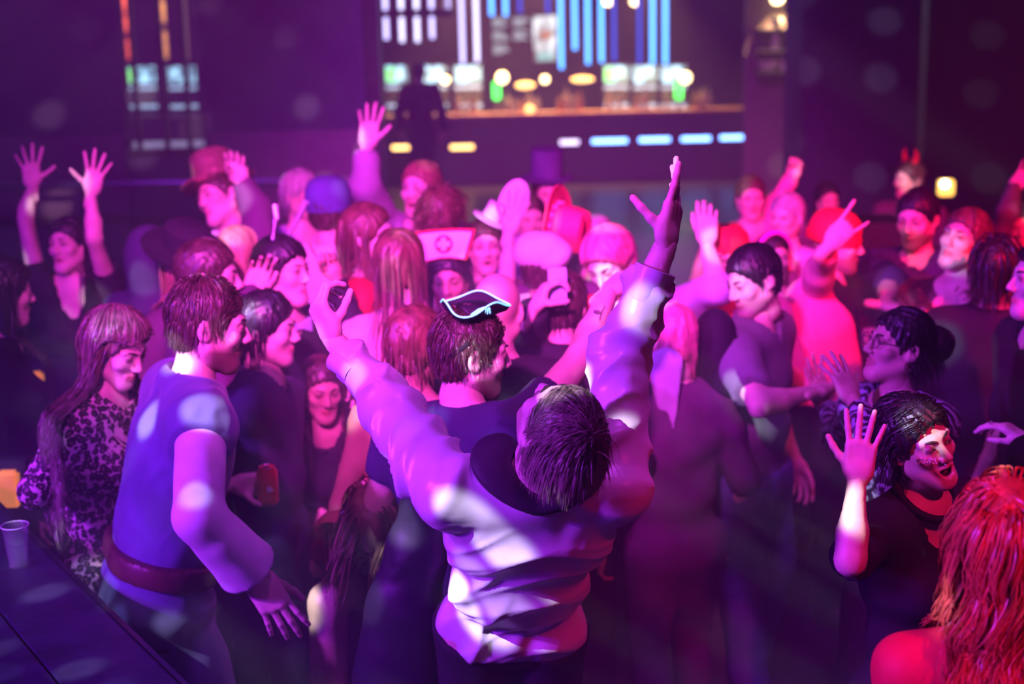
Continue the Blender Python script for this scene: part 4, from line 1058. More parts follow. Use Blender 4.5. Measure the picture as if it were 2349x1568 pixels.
# --- the man in the small tricorne hat with the tattooed arm
P2 = person('man in a black tricorne hat and dark tee stretching out a tattooed arm', (1080, 806), 3.60, yaw=150, hrot=(108, -6, 4), lod=0, bulk=1.05, stubble=.85, lean=(6, 0),
    R=((1335, 818, 1), (1398, 668, 1), (1452, 622, 1), 'relax', 'down'), L='bent',
    top=dict(mat=C_navy, loose=.016, sleeve=.5, hem=.10, neck=.07), bot=tr(C_black), hair=dict(mat=H_brown, length=.042, n=2400, thick=.006, lift=.006, wave=.005, wfreq=60, r=.0011, low=-.10, jit=.5))
def tricorne(I, band, trim):
    R = I['H'] @ rot_about(A(1, 0, 0), 6); c = on_head(I, (0, -.005, .108)); hs = .80 * I['hs']
    m = MB(); m.lathe([(.050, -.01), (.048, .010), (.040, .022), (.0, .027)], c, R, n=28); crown = m.build('hat', band, I['root'], True)
    n = 60; V, F = [], []
    for ring, (rr, up) in enumerate(((.055, 0), (.085, .002), (.115, .018), (.125, .045), (.122, .047), (.110, .022), (.083, .008), (.055, .006))):
        for i in range(n):
            a = 2 * math.pi * i / n; k = .5 + .5 * math.cos(3 * (a - math.pi / 2)); r2 = .055 + (rr - .055) * (.62 + .42 * k ** 2) ; h = up * (1.15 - .75 * k)
            V.append(c + R @ (A(r2 * math.cos(a), r2 * math.sin(a), h - .006) * hs))
    for k in range(7):
        for i in range(n): j = (i + 1) % n; F.append((k * n + i, k * n + j, k * n + n + j, k * n + n + i))
    MB().add(V, F).build('hat_brim', band, crown, True).location = (0, 0, 0)
    tp = [V[3 * n + i] + R @ A(0, 0, .003) for i in range(n)]
    MB().tube(tp, .0026, 6, True).build('hat_trim', trim, crown, True)
    # laced bow of pale cord on the side facing the stage
    for k in range(7):
        a0 = -.35 + .12 * k; p0 = c + R @ A(.072 * math.cos(a0), .072 * math.sin(a0), .012); p1 = c + R @ A(.072 * math.cos(a0 + .5 - .1 * k), .072 * math.sin(a0 + .5 - .1 * k), .030)
        MB().tube([p0, (p0 + p1) / 2 + R @ A(.006, 0, .006), p1], .0022, 6).build('hat_lace', trim, crown, True)
    # strap under the back of the head
    pts = [on_head(I, (.082 * math.sin(a), -.02 - .090 * math.cos(a) * .9, .06 - .085 * math.cos(a))) for a in np.linspace(-1.4, 1.4, 15)]
    MB().tube(pts, .006, 6).build('hat_strap', band, I['root'], True)
tricorne(P2, cloth('black_felt', (.016, .014, .022), .7), glow('glowing_blue_cord', (.22, .75, 1.0), 1.3))
# rose tattoo on the forearm: thin ink strips laid on the skin
S0, e, w, a, n, pose, sgn = P2['arms']['R']; ax = nrm(w - e); vd = nrm(CAM - (e + w) / 2); nn = nrm(vd - ax * (vd @ ax)); sd = np.cross(ax, nn)
ink = plain('tattoo_ink', (.10, .04, .12), .6); mid = e + (w - e) * .48
def onarm(u, v): 
    k = (mid - e + ax * u) @ ax / np.linalg.norm(w - e); rad = (.0428 - .013 * max(0, k - .33)) * P2['s']
    th = v / rad; return mid + ax * u + nn * (rad * math.cos(th)) + sd * (rad * math.sin(th))
tt = MB(); tt.tube([onarm(.045, .004), onarm(.02, .001), onarm(-.005, .004), onarm(-.022, .008)], .0012, 4)
for k in range(5): tt.tube([onarm(-.03 + .008 * math.cos(q) * (1 - k * .16), .008 + .011 * math.sin(q) * (1 - k * .16)) for q in np.linspace(0, 5.2, 10)], .0016, 4)
for v0 in (.009, .016): tt.tube([onarm(.012 + .006 * math.cos(q), -v0 * .8 + .006 * math.sin(q)) for q in np.linspace(0, 6, 9)], .0014, 4)
tt.build('rose_tattoo', ink, P2['root'])
# his open dark coat hanging on his left side, seen past the satin shirt
hb = P2['hipc']
cp = [W(985, 1150, 3.3), W(958, 1260, 3.3), W(925, 1400, 3.3), W(905, 1560, 3.3)]
T = [cone(cp[i], cp[i + 1], .055 + .02 * i, .075 + .02 * i, .03, flat=(A(.3, 1, 0), .55)) for i in range(3)] + [cone(P2['sh']['L'], cp[0], .05, .06, .05)]
V, Q = sdf_mesh(T, .009, folds(.008, 30, 2.0, A(1, .2, .1))); mesh_obj('coat', V, Q, cloth('black_leather_coat', (.02, .018, .03), .38, .5, 20, spec=.6), P2['root'], P2['base'])

# --- the man in the blue velvet tunic
C_velvet = cloth('blue_velvet', (.115, .10, .28), .8, .5, 22, sheen=.25)
P3 = person('man in a belted blue velvet tunic with wide pale sleeves beside the black table', (478, 742), 3.72, yaw=112, hrot=(104, -10, 0), lod=0, bulk=1.15, stubble=.9, lean=(14, 0),
    R=((455, 1185, -1), (588, 1322, 1), (644, 1408, 0), 'hang', A(-.2, .8, -.3)), L='cross',
    top=[dict(mat=cloth('pale_jersey', (.72, .62, .76), .85), loose=.012, sleeve=1.86, wide=.036, hem=.0, name='undershirt', h=.0085),
         dict(mat=C_velvet, loose=.034, sleeve=.22, skirt=.72, flare=.15, neck=.085, name='tunic', amp=.007)],
    bot=tr(C_black), hair=dict(mat=H_brown, length=.045, n=2400, thick=.006, lift=.006, r=.0011, low=-.10, back=.03))
V, Q = sdf_mesh([cone(P3['hipc'] - P3['rb'] * .065 + P3['t'] * .10, P3['hipc'] + P3['rb'] * .065 + P3['t'] * .10, .163, .163, .03, flat=(P3['fb'], .90)), half(P3['hipc'] + P3['t'] * .125, P3['t']), half(P3['hipc'] + P3['t'] * .065, -P3['t'])], .008); mesh_obj('belt', V, Q, plain('brown_leather', (.10, .03, .035), .45), P3['root'], P3['base'], sharp=40)
MB().tube([P3['NB'] + P3['fb'] * (.088 * math.cos(a)) + P3['rb'] * (.082 * math.sin(a)) + P3['t'] * (.012 - .02 * math.cos(a)) for a in np.linspace(0, 6.283, 29)[:-1]], .0042, 6, True).build('neck_cord', C_black, P3['root'], True)

# --- the woman in leopard print
P4 = person('woman in a leopard-print dress with long wavy highlighted hair, head bowed', (268, 792), 4.02, yaw=70, hrot=(62, -24, 0), lod=0, fem=True, lean=(6, 0), skinc='fair',
    R=((82, 1128, 0), (185, 1108, 1), (240, 1088, 1), 'relax', 'down'), L='bent',
    top=dict(mat=leopard(), loose=.010, sleeve=1.95, skirt=.45, flare=.02, name='dress', amp=.004, neck=.055), hair=dict(mat=hairmat('hair_highlighted', (.20, .14, .12), .34), length=.52, sidefall=1, n=1700, clump=10, wave=.028, wfreq=30, r=.0016, thick=.016, lift=.012, part=.03, seg=18))
MB().tube([P4['NB'] + P4['fb'] * (.05 + .07 * math.cos(a)) + P4['rb'] * (.07 * math.sin(a)) - P4['t'] * (.05 + .09 * math.cos(a)) for a in np.linspace(0, 6.283, 29)[:-1]], .0022, 5, True).build('necklace', plain('gold_chain', (.8, .5, .4), .3, metal=1), P4['root'], True)
# --- the woman with glitter on her cheek
P7 = person('woman in black with glitter on her cheek, mouth open, raising a spread hand', (2106, 1012), 3.15, yaw=28, hrot=(24, 6, 18), lod=0, fem=True, mouth=.9, skinc='fair', lean=(4, 4), facts=1,
    R=((1950, 1285, -1), (1966, 1098, 0), (1980, 995, 0), 'open', 'away'), L='down',
    top=dict(mat=C_black, loose=.016, sleeve=.92, hem=.10, neck=.078, deep=.075, name='top'), bot=tr(C_black), hair=dict(mat=H_black, length=.10, n=1600, clump=5, wave=.010, wfreq=60, thick=.016, lift=.012, r=.0014, back=.10))
tg = plain('silver_glitter', (.95, .85, 1.0), .25, spec=.9); m_ = MB()
rg = random.Random(5)
for i in range(40):
    u, v = rg.uniform(-1, 1), rg.uniform(-1, 1); p = on_head(P7, (.047 + .017 * u, .0745 - .016 * u, -.020 + .008 * v + .006 * u)); m_.sphere(p + P7['H'] @ A(.4, .9, 0) * .006, .0017, 3)
m_.build('cheek_glitter', tg, P7['root'])
MB().tube([on_head(P7, (-.017 + .034 * k / 6, .078 + .006 * math.sin(math.pi * k / 6), -.0615 - .001 * math.sin(math.pi * k / 6))) for k in range(7)], .0048, 6).build('teeth', plain('teeth', (.9, .88, .85), .3), P7['root'], True)
lash = plain('eye_makeup', (.02, .012, .016), .4)
for sgn in (-1, 1):
    MB().tube([on_head(P7, (sgn * (.018 + .026 * k / 6), .0905 - .010 * (k / 6) ** 2, -.0005 + .0035 * math.sin(math.pi * k / 6))) for k in range(7)], [.0012, .0022, .0026, .0028, .0027, .0022, .001], 5).build('eyelash', lash, P7['root'], True)
MB().tube([P7['NB'] + P7['fb'] * (.02 + .068 * math.cos(a)) + P7['rb'] * (.075 * math.sin(a)) + P7['t'] * (.035 - .045 * math.cos(a)) for a in np.linspace(0, 6.283, 29)[:-1]], .010, 8, True).build('neck_scarf', C_black, P7['root'], True)

# --- red-haired person at the front
P8 = person('person with long wavy copper-red hair and a red strap top, seen from behind', (2312, 1255), 2.40, yaw=172, hrot=(160, 0, 0), lod=0, fem=True, size=.98,
    top=dict(mat=C_red, loose=.012, sleeve=.22, hem=.1, neck=.088, deep=.02, name='strap_top'), bot=tr(C_black), hair=dict(mat=H_redh, length=.42, n=2600, clump=14, wave=.034, wfreq=34, thick=.022, lift=.022, r=.0016, seg=24))

# --- woman with glasses, clapping
P9 = person('woman with glasses, hair in a bun and zigzag-print blouse, clapping', (2062, 792), 3.95, yaw=-62, hrot=(-78, 14, 0), lod=0, fem=True, skinc='mid', lean=(3, 0), facts=1,
    L=((2010, 1010, -1), (1955, 915, 1), (1918, 838, 1), 'open', A(-.3, .6, 0)), R=((1930, 1000, 1), (1895, 920, 1), (1865, 845, 1), 'open', A(.4, -.6, 0)),
    top=dict(mat=ikat(), loose=.018, sleeve=1.75, hem=.14, neck=.075, deep=.05, name='blouse'), bot=tr(C_black), hair=dict(mat=H_black, length=.10, n=1500, thick=.010, crown=(0, .02, .11), lift=.004, r=.0014, back=.15))
m_ = sdf_mesh([ell(on_head(P9, (0, -.125, .03)), A(.055, .055, .055))], .005, folds(.006, 90, 2.0)); mesh_obj('hair_bun', *m_, H_black, P9['root'], P9['base'])
gm = plain('glasses_metal', (.25, .2, .2), .3, metal=.8)
for sgn in (-1, 1):
    MB().tube([on_head(P9, (sgn * .033 + .024 * math.cos(a), .100, .0 + .019 * math.sin(a))) for a in np.linspace(0, 6.283, 21)[:-1]], .0016, 6, True).tube([on_head(P9, (sgn * .057, .097, .004)), on_head(P9, (sgn * .078, .03, .006)), on_head(P9, (sgn * .080, -.02, .004))], .0016, 6).build('glasses_frame', gm, P9['root'], True)
    MB().tube([on_head(P9, (sgn * .079 + .012 * math.cos(a) * .3, -.008 + .012 * math.cos(a), -.052 + .014 * math.sin(a))) for a in np.linspace(0, 6.283, 17)[:-1]], .0014, 6, True).build('earring', gm, P9['root'], True)

def hat_lathe(I, name, prof, mat, pos, tilt=(0, 0), sx=1.0, sy=1.12, n=36, band=None, bandprof=None):
    R = I['H'] @ rot_about(A(1, 0, 0), tilt[0]) @ rot_about(A(0, 1, 0), tilt[1]); c = on_head(I, pos)
    o = MB().lathe([(r * I['hs'], z * I['hs']) for r, z in prof], c, R, n=n, sx=sx, sy=sy).build(name, mat, I['root'], True)
    if band: MB().lathe([(r * I['hs'], z * I['hs']) for r, z in bandprof], c, R, n=n, sx=sx, sy=sy, close=False).build('hat_band', band, o, True).location = (0, 0, 0)
    return o

# --- dark figure with the red can behind the blue tunic
P5 = person('dark-haired person in a dark denim jacket holding out a red can', (612, 752), 4.40, yaw=80, hrot=(85, -4, 0), skinc='fair', stubble=.3,
    R=((548, 1010, 1), (540, 1112, -1), (600, 1108, 0), 'grip', A(0, -1, .1)), L='down', top=dict(mat=cloth('dark_denim', (.05, .05, .09), .85), loose=.024, sleeve=1.95, name='jacket'), bot=tr(C_black), hair=dict(mat=H_black, length=.12, thick=.016, n=300, lift=.01))
S0, e, w, a, n, pose, sgn = P5['arms']['R']; pc = w + a * .098 + n * .040
can = thing('drink_can', 'red drink can held out by the person in dark denim', 'can', pc - A(0, 0, .06))
MB().lathe([(0, 0), (.022, 0), (.031, .008), (.0325, .014), (.0325, .106), (.026, .118), (.0265, .121), (.025, .1215), (.024, .117), (0, .117)], pc - A(0, 0, .06), n=28, close=False).build('can_body', plain('red_can', (.75, .02, .05), .28, metal=.35), can, True)
MB().lathe([(.0255, .1195), (.0268, .1215), (.0255, .1225), (.024, .1205)], pc - A(0, 0, .06), n=28, close=False).build('rim', M_metal, can, True)
MB().box(pc + A(.004, -.034, -.012), pc + A(.016, -.031, .006)).build('label_mark', C_white, can)
MB().box(pc + A(-.008, -.004, .058), pc + A(.008, .010, .0615)).build('pull_tab', M_metal, can)

# --- dancer bending forward
P6 = person('dancer bending low with tumbling chestnut hair and bare knees behind the satin shirt', (868, 1205), 3.75, yaw=0, lean=(60, 0), hrot=(0, -62, 10), fem=True, skinc='mid', size=.98,
    R=((735, 1300, 1), (800, 1290, 1), (880, 1300, 1), 'relax', 'down'), L='bent', knees={'R': W(752, 1380, 3.75), 'L': W(930, 1400, 3.9)},
    feet={'R': A(*W(735, 1500, 3.8)[:2], .07), 'L': A(*W(900, 1500, 4.0)[:2], .07)}, top=dict(mat=cloth('dark_red_top', (.25, .02, .05), .7), loose=.012, sleeve=.6, hem=.1, name='top'), bot=dict(mat=C_black, len=.6, loose=.02, name='shorts', barefoot=True, skirt=None),
    hair=dict(mat=H_mid, length=.34, n=500, clump=6, wave=.014, thick=.018, r=.003, lift=.02, down=A(-.35, -.1, -1)))

# --- right-hand edge
P10 = person('person with shaggy black hair in a black jacket at the edge of the floor', (2288, 622), 4.9, yaw=150, hrot=(140, 0, 0), skinc='mid', top=dict(mat=C_black, loose=.03, name='jacket'), bot=tr(C_black), hair=dict(mat=H_black, length=.13, n=500, thick=.016, lift=.016, wave=.006))
P11 = person('pale-faced person with parted lips facing the shaggy black hair', (2396, 640), 4.30, yaw=-85, hrot=(-88, 4, 0), skinc='pale', lod=1, top=dict(mat=C_black, loose=.02, sleeve=1.2), bot=tr(C_black), hair=dict(mat=H_black, length=.1),
    L='down', R='down')
P11b = person('person at the dance floor edge reaching in a ringed hand with silver nails', (2490, 900), 3.35, yaw=-60, hrot=(-70, 0, 0), fem=True, skinc='pale', top=dict(mat=C_black, loose=.016, sleeve=1.3), bot=tr(C_black), hair=dict(mat=H_brown, length=.2),
    R=((2420, 1120, 1), (2362, 1015, 0), (2290, 968, 0), 'relax', 'down'), L='down')
S0, e, w, a, n, pose, sgn = P11b['arms']['R']; x = np.cross(a, n); R_ = np.stack([x, a, n], 1)
MB().tube([w + R_ @ A(.0105 + .0105 * math.cos(q), .112 + .003, .010 + .0105 * math.sin(q)) * 1.0 for q in np.linspace(0, 6.283, 17)[:-1]], .0016, 6, True).build('ring', M_metal, P11b['root'], True)

# --- right-hand crowd
P12 = person('man in a grey tee and jeans with short dark hair, bent arm, lit cheek', (1728, 640), 4.75, yaw=60, hrot=(-62, -16, 4), stubble=.5, bulk=1.05, R=((1742, 930, -1), (1868, 898, 1), (1905, 880, 1), 'fist', 'down'), L='down',
    top=dict(mat=C_grey, loose=.026, sleeve=.75, hem=.14), bot=tr(C_denim, loose=.022), hair=dict(mat=H_black, length=.05, n=420, thick=.012), knees={'R': W(1690, 1300, 4.75), 'L': W(1775, 1290, 4.85)})
bag = sdf_mesh([cone(W(1640, 770, 4.6), W(1650, 860, 4.6), .09, .10, .03, flat=(A(1, 0, 0), .8))], .012, folds(.006, 25, .4)); t_ = thing('backpack', 'black backpack slung in front of the grey tee', 'backpack', W(1645, 860, 4.6) - A(0, 0, .1)); b_ = W(1645, 860, 4.6) - A(0, 0, .1)
mesh_obj('bag_body', *bag, C_black, t_, b_); MB().tube([W(1650, 745, 4.58), W(1672, 740, 4.55), W(1690, 790, 4.55), W(1670, 880, 4.58)], .014, 8).build('strap', C_black, t_, True)
P13 = person('person in a red beanie and dark vest with a draped pink cape, pointing upward', (1918, 556), 5.55, yaw=60, hrot=(75, -4, 0), stubble=.6, R=((1880, 620, -1), (1905, 560, -1), (1960, 500, 0), 'horns', 'away'), L='bent',
    top=[dict(mat=cloth('pink_sleeve', (.75, .30, .40), .8), loose=.012, sleeve=1.7), dict(mat=C_black, loose=.03, sleeve=.15, name='vest')], bot=tr(C_black))
hat_lathe(P13, 'beanie', [(.094, -.01), (.098, .02), (.096, .055), (.082, .09), (.052, .115), (0, .124)], C_red, (0, -.014, .018), (-8, 0), band=C_red, bandprof=[(.100, -.015), (.103, 0), (.103, .02), (.099, .025)])
cpP = [W(1860, 690, 5.35), W(1870, 760, 5.3), W(1880, 860, 5.3), W(1885, 930, 5.3)]
V, Q = sdf_mesh([cone(cpP[i], cpP[i + 1], .10 + .03 * i, .13 + .03 * i, .05, flat=(A(0, 1, 0), .45)) for i in range(3)] + [half(cpP[3] + A(0, 0, .02), (0, 0, -1))], .014, folds(.012, 40, 1, A(1, 0, .15))); mesh_obj('cape', V, Q, C_pink, P13['root'], P13['base'])
P14 = person('bearded man in a dark sweater, face lit red, beneath the amber wall lamp', (2104, 500), 5.85, yaw=-25, hrot=(-38, -8, 0), stubble=.85, top=dict(mat=C_navy, loose=.028, sleeve=1.2), bot=tr(C_black), hair=dict(mat=H_black, length=.05), R=((2040, 650, -1), (2030, 700, -1), (2080, 705, 0), 'fist', 'down'), L='bent', bulk=1.1)
P15 = person('woman in a sequined dress with a bag strap, face lit red and tilted up', (2212, 548), 5.2, yaw=-40, hrot=(-48, 14, -10), fem=True, top=dict(mat=sequin(), loose=.012, sleeve=1.4, skirt=.5, neck=.07, name='sequin_dress'), hair=dict(mat=H_mid, length=.16, n=320), R=((2120, 720, -1), (2150, 705, 0), (2180, 690, 0), 'grip', 'cam'), L='bent')
MB().tube([P15['sh']['R'] + A(0, -.05, .05), P15['chest'] + A(-.05, -.14, .0), P15['hipc'] + A(-.1, -.17, .05)], .012, 6).build('bag_strap', C_red, P15['root'], True)
P16 = person('person at the far right waving one arm, barely lit red', (2352, 520), 6.4, yaw=-30, fem=True, lod=2, top=dict(mat=C_plum), bot=tr(C_black), hair=dict(mat=H_black, length=.2), R=((2310, 490, -1), (2325, 430, 1), (2345, 405, 0), 'open', 'cam'), L='bent')
P17 = person('person with small red horns standing behind the bearded man', (2086, 410), 8.6, yaw=-40, hrot=(-70, 0, 0), lod=2, top=dict(mat=C_plum), bot=tr(C_black), hair=dict(mat=H_brown, length=.12))
for sgn in (-1, 1): MB().tube([on_head(P17, (sgn * .05, .0, .115)), on_head(P17, (sgn * .07, 0, .16)), on_head(P17, (sgn * .055, .0, .20))], [.02, .014, .003], 8).build('horn', C_red, P17['root'], True)

# --- centre of the crowd
P18 = person('woman in a white nurse cap with a red cross badge, smiling', (1032, 640), 5.15, yaw=5, hrot=(-6, -4, 3), fem=True, skinc='tan', facts=1, top=dict(mat=C_pink, loose=.012, sleeve=.4, deep=.06), bot=tr(C_pink, skirt=.5, name='skirt'), hair=dict(mat=H_black, length=.34, n=420, clump=4, part=.05, thick=.012, wave=.006), L='bent', R='bent')
R_ = P18['H']; c_ = on_head(P18, (0, .070, .092)); k_ = P18['hs']
def fan(s, d0):
    top_ = [(.105 * s * math.sin(a) * 1.0, .30 * s * math.cos(a) - .30 * s + .100) for a in np.linspace(.9, -.9, 15)]
    return [(-.078 * s, .0), (-.02 * s, .012), (.02 * s, .012), (.078 * s, .0)] + [(.116 * s * math.sin(a) / math.sin(.9), .115 * s - .022 * (1 - math.cos(a))) for a in np.linspace(.9, -.9, 11)]
cap_n = nrm(R_ @ A(0, .95, .25)); ex = -R_[:, 0]; ey = np.cross(cap_n, ex)
o_ = MB().prism([(x * k_, y * k_) for x, y in fan(1.12, 0)], c_, ex, ey, .010).build('nurse_cap', C_red, P18['root'])
MB().prism([(x * k_ * .90, (y * .88 + .006) * k_) for x, y in fan(1.1, 0)], c_ + cap_n * .010, ex, ey, .004).build('cap_front', C_white, o_).location = (0, 0, 0)
q_ = c_ + cap_n * .0142 + ey * .068 * k_
MB().prism([(.034 * math.cos(a), .034 * math.sin(a)) for a in np.linspace(0, 6.283, 29)[:-1]], q_, ex, ey, .004).build('badge_disc', C_red, o_).location = (0, 0, 0)
MB().prism([(x * .011, y * .011) for x, y in ((-2.1, -.8), (-.8, -.8), (-.8, -2.1), (.8, -2.1), (.8, -.8), (2.1, -.8), (2.1, .8), (.8, .8), (.8, 2.1), (-.8, 2.1), (-.8, .8), (-2.1, .8))], q_ + cap_n * .004, ex, ey, .003).build('badge_cross', C_white, o_).location = (0, 0, 0)

P19 = person('laughing woman with a tiny white hat and white collar holding up a white plate', (1113, 566), 5.75, yaw=10, hrot=(5, 6, 2), fem=True, mouth=.4, facts=1, top=dict(mat=C_white, loose=.014, sleeve=.2, deep=.06), bot=tr(C_red, skirt=.5, name='skirt'), hair=dict(mat=H_brown, length=.1),
    L=((1163, 640, -1), (1168, 530, 0), (1188, 462, 0), 'open', 'cam'), R='bent')
hat_lathe(P19, 'tiny_hat', [(.085, 0), (.085, .006), (.045, .012), (.042, .085), (.0, .088)], C_white, (-.03, .02, .115), (-12, -30))
p = W(1178, 468, 5.82); t_ = thing('paper_plate', 'white oval plate waved above the crowd by the woman in the tiny hat', 'plate', p)
R_ = np.stack([nrm(A(.35, .1, 1)), nrm(A(1, .1, -.35)), nrm(np.cross(nrm(A(.35, .1, 1)), nrm(A(1, .1, -.35))))], 1)
MB().lathe([(0, .0), (.05, .0), (.085, .006), (.10, .012), (.10, .016), (.08, .010), (.05, .005), (0, .005)], p, R_, n=36, sx=1.05, sy=.62, close=False).build('plate_rim', C_white, t_, True)
P21 = person('faint figure in a tall top hat far back before the bar', (1256, 442), 7.4, yaw=10, lod=2, top=dict(mat=C_lilac), bot=tr(C_black), hair=dict(mat=H_brown, length=.05))
hat_lathe(P21, 'top_hat', [(.14, 0), (.14, .008), (.088, .014), (.086, .16), (.092, .165), (0, .168)], cloth('violet_felt', (.11, .06, .2), .8), (0, -.01, .075), (-5, 0))
P22 = person('person beneath a tipped red cowboy hat with a braided band', (1300, 566), 5.55, yaw=170, hrot=(150, 20, 0), top=dict(mat=C_plum), bot=tr(C_black), hair=dict(mat=H_brown, length=.08))
M_cow = cloth('red_felt', (.95, .06, .16), .65)
cR = np.stack([nrm(A(.1, -.1, 1)), A(0, 1, 0), nrm(A(.88, -.42, -.12))], 1); cR[:, 0] = nrm(cR[:, 0] - cR[:, 2] * (cR[:, 0] @ cR[:, 2])); cR[:, 1] = nrm(np.cross(cR[:, 2], cR[:, 0])); cc = W(1264, 520, 5.40)
V, F = [], []; n = 48; rings = ((.165, .012, 1), (.165, .018, 1), (.11, .008, .6), (.094, .012, 0), (.092, .11, 0), (.082, .14, 0), (.055, .148, 0), (.001, .13, 0))
for rr, zz, curl in rings:
    for i in range(n):
        a_ = 2 * math.pi * i / n; V.append(cc + cR @ A(rr * 1.0 * math.cos(a_), rr * .82 * math.sin(a_), zz + curl * .012 * math.sin(a_) ** 2 - (.03 * math.exp(-(math.sin(a_) * rr / .02) ** 2) if zz > .1 else 0)))
for k in range(len(rings) - 1):
    for i in range(n): j = (i + 1) % n; F.append((k * n + i, k * n + j, k * n + n + j, k * n + n + i))
F.append(tuple(range(n))[::-1]); o_ = MB().add(V, F).build('cowboy_hat', M_cow, P22['root'], True)
for i in range(14):
    a_ = 2 * math.pi * i / 14; MB().sphere(cc + cR @ A(.097 * math.cos(a_), .080 * math.sin(a_), .026), .011, 5).build('hat_stud', C_pink, o_, True).location = (0, 0, 0)
P23 = person('person with rounded hot-pink hair looking down', (1398, 600), 5.0, yaw=-20, hrot=(-30, -28, 8), fem=True, top=dict(mat=C_red), bot=tr(C_black), hair=dict(mat=hairmat('hair_hot_pink', (.95, .18, .30)), length=.14, n=320, thick=.028))
P24 = person('person in a puffy white cap with a white scarf', (1246, 612), 5.25, yaw=160, hrot=(150, 0, 0), fem=True, top=dict(mat=C_white, loose=.02), bot=tr(C_black), hair=dict(mat=H_brown, length=.06))
V, Q = sdf_mesh([ell(on_head(P24, (0, -.01, .06)), A(.105, .11, .08)), ell(on_head(P24, (.06, -.03, .075)), A(.06, .06, .05), k=.03), ell(on_head(P24, (-.06, .0, .08)), A(.055, .06, .05), k=.03)], .01, folds(.012, 60, 2)); mesh_obj('puffy_cap', V, Q, C_white, P24['root'], P24['base'])
V, Q = sdf_mesh([cone(P24['NB'] + P24['fb'] * .08 * math.cos(a) + P24['rb'] * .09 * math.sin(a) + A(0, 0, .02), P24['NB'] + P24['fb'] * .08 * math.cos(a + .5) + P24['rb'] * .09 * math.sin(a + .5) + A(0, 0, .02), .035, .035, .02) for a in np.arange(0, 6.28, .5)], .011, folds(.004, 50, 1)); mesh_obj('scarf', V, Q, C_white, P24['root'], P24['base'])
P25 = person('bald person seen from behind just past the tricorne hat', (1142, 712), 4.25, yaw=175, hrot=(170, -6, 0), skinc='mid', top=dict(mat=C_black, loose=.02), bot=tr(C_black))
P26 = person('person in a black jacket with white piping holding a phone to the ear', (1292, 700), 4.6, yaw=165, hrot=(165, -8, 0), bulk=1.1, top=dict(mat=C_black, loose=.03, name='jacket'), bot=tr(C_black), hair=dict(mat=H_brown, length=.07, n=400, wave=.006),
    L=((1200, 790, 0), (1225, 710, -1), (1250, 660, 0), 'grip', A(1, .2, 0)), R='down')
S0, e, w, a, n, pose, sgn = P26['arms']['L']; MB().tube([P26['sh']['L'] + A(0, -.07, .03), (P26['sh']['L'] + e) / 2 + A(0, -.085, 0), e + A(0, -.07, 0)], .006, 6).build('piping', C_white, P26['root'], True)
pc = w + a * .10 + n * .035; t_ = thing('phone', 'pale phone held beside the head of the person in piped black', 'phone', pc)
o_ = MB().box(-A(.030, .005, .06), A(.030, .005, .06), .004).build('phone_body', plain('phone_case', (.55, .65, .85), .3), None); o_.parent = t_
P27 = person('long-haired woman in a red dress seen in profile', (846, 540), 5.35, yaw=80, hrot=(82, 4, 0), fem=True, skinc='pale', top=dict(mat=C_red, loose=.012, sleeve=.3, skirt=.5, name='dress'), hair=dict(mat=H_mid, length=.38, n=420, clump=5, wave=.012, thick=.016), R='bent', L='bent')
P28 = person('man in an open mauve jacket raising one hand high before the bar', (966, 432), 6.6, yaw=-15, hrot=(-28, 4, 0), skinc='pale', mouth=.5, facts=1, R=((838, 425, -1), (842, 335, 0), (850, 268, 0), 'open', 'cam'), L='bent',
    top=[dict(mat=C_pink, loose=.012, sleeve=0, name='shirt'), dict(mat=C_suit, loose=.026, sleeve=1.9, deep=.2, name='jacket')], bot=tr(C_black), hair=dict(mat=hairmat('hair_auburn', (.3, .13, .1)), length=.05, n=260), bulk=1.05)
P29 = person('person with a cloud of curly pink-lit hair', (1012, 498), 6.05, yaw=160, hrot=(165, 0, 0), fem=True, top=dict(mat=C_pink), bot=tr(C_black), hair=dict(mat=H_mid, length=.14, n=420, wave=.03, wfreq=70, thick=.03, lift=.03, droop=.3))
P30 = person('young man in a bow tie and springy feeler headband', (648, 620), 4.9, yaw=55, hrot=(62, 2, 0), skinc='fair', facts=1, top=dict(mat=C_black, loose=.02, name='jacket'), bot=tr(C_black), hair=dict(mat=H_black, length=.06, n=320, thick=.014), L='down', R='down')
for sgn, px in ((1, (632, 470)), (-1, (702, 462))):
    a_ = on_head(P30, (sgn * .045, 0, .115)); b_ = W(px[0], px[1], 4.9); MB().tube([a_, a_ * .5 + b_ * .5 + A(.01, 0, .01), b_], [.006, .010, .012], 8).build('feeler', plain('silver_feeler', (.7, .65, .8), .3, metal=.4), P30['root'], True)
MB().tube([on_head(P30, (.080 * math.sin(a), .0, .035 + .085 * math.cos(a))) for a in np.linspace(-1.6, 1.6, 15)], .006, 6).build('headband', C_black, P30['root'], True)
for sgn in (-1, 1): p_ = P30['NB'] + P30['fb'] * .085 - A(0, 0, .015); MB().prism([(0, -.008), (.05, -.026), (.05, .026), (0, .008)], p_, P30['rb'] * sgn, A(0, 0, 1), .012).build('bow_tie', plain('pale_bow', (.6, .65, .9), .5), P30['root'])
P31 = person('person in a dark blue cap and white shirt seen from behind', (756, 480), 6.0, yaw=170, hrot=(165, 0, 0), top=dict(mat=C_white, loose=.022), bot=tr(C_black), hair=dict(mat=H_brown, length=.05))
hat_lathe(P31, 'cap', [(.092, -.02), (.096, .02), (.094, .06), (.075, .10), (.04, .118), (0, .122)], cloth('blue_felt', (.10, .08, .32), .8), (0, -.012, .02), (0, 0))
P32 = person('person with pale lilac-lit hair behind the dark blue cap', (692, 446), 7.0, yaw=20, hrot=(60, 0, 0), lod=2, top=dict(mat=C_lilac), bot=tr(C_black), hair=dict(mat=H_grey, length=.09))
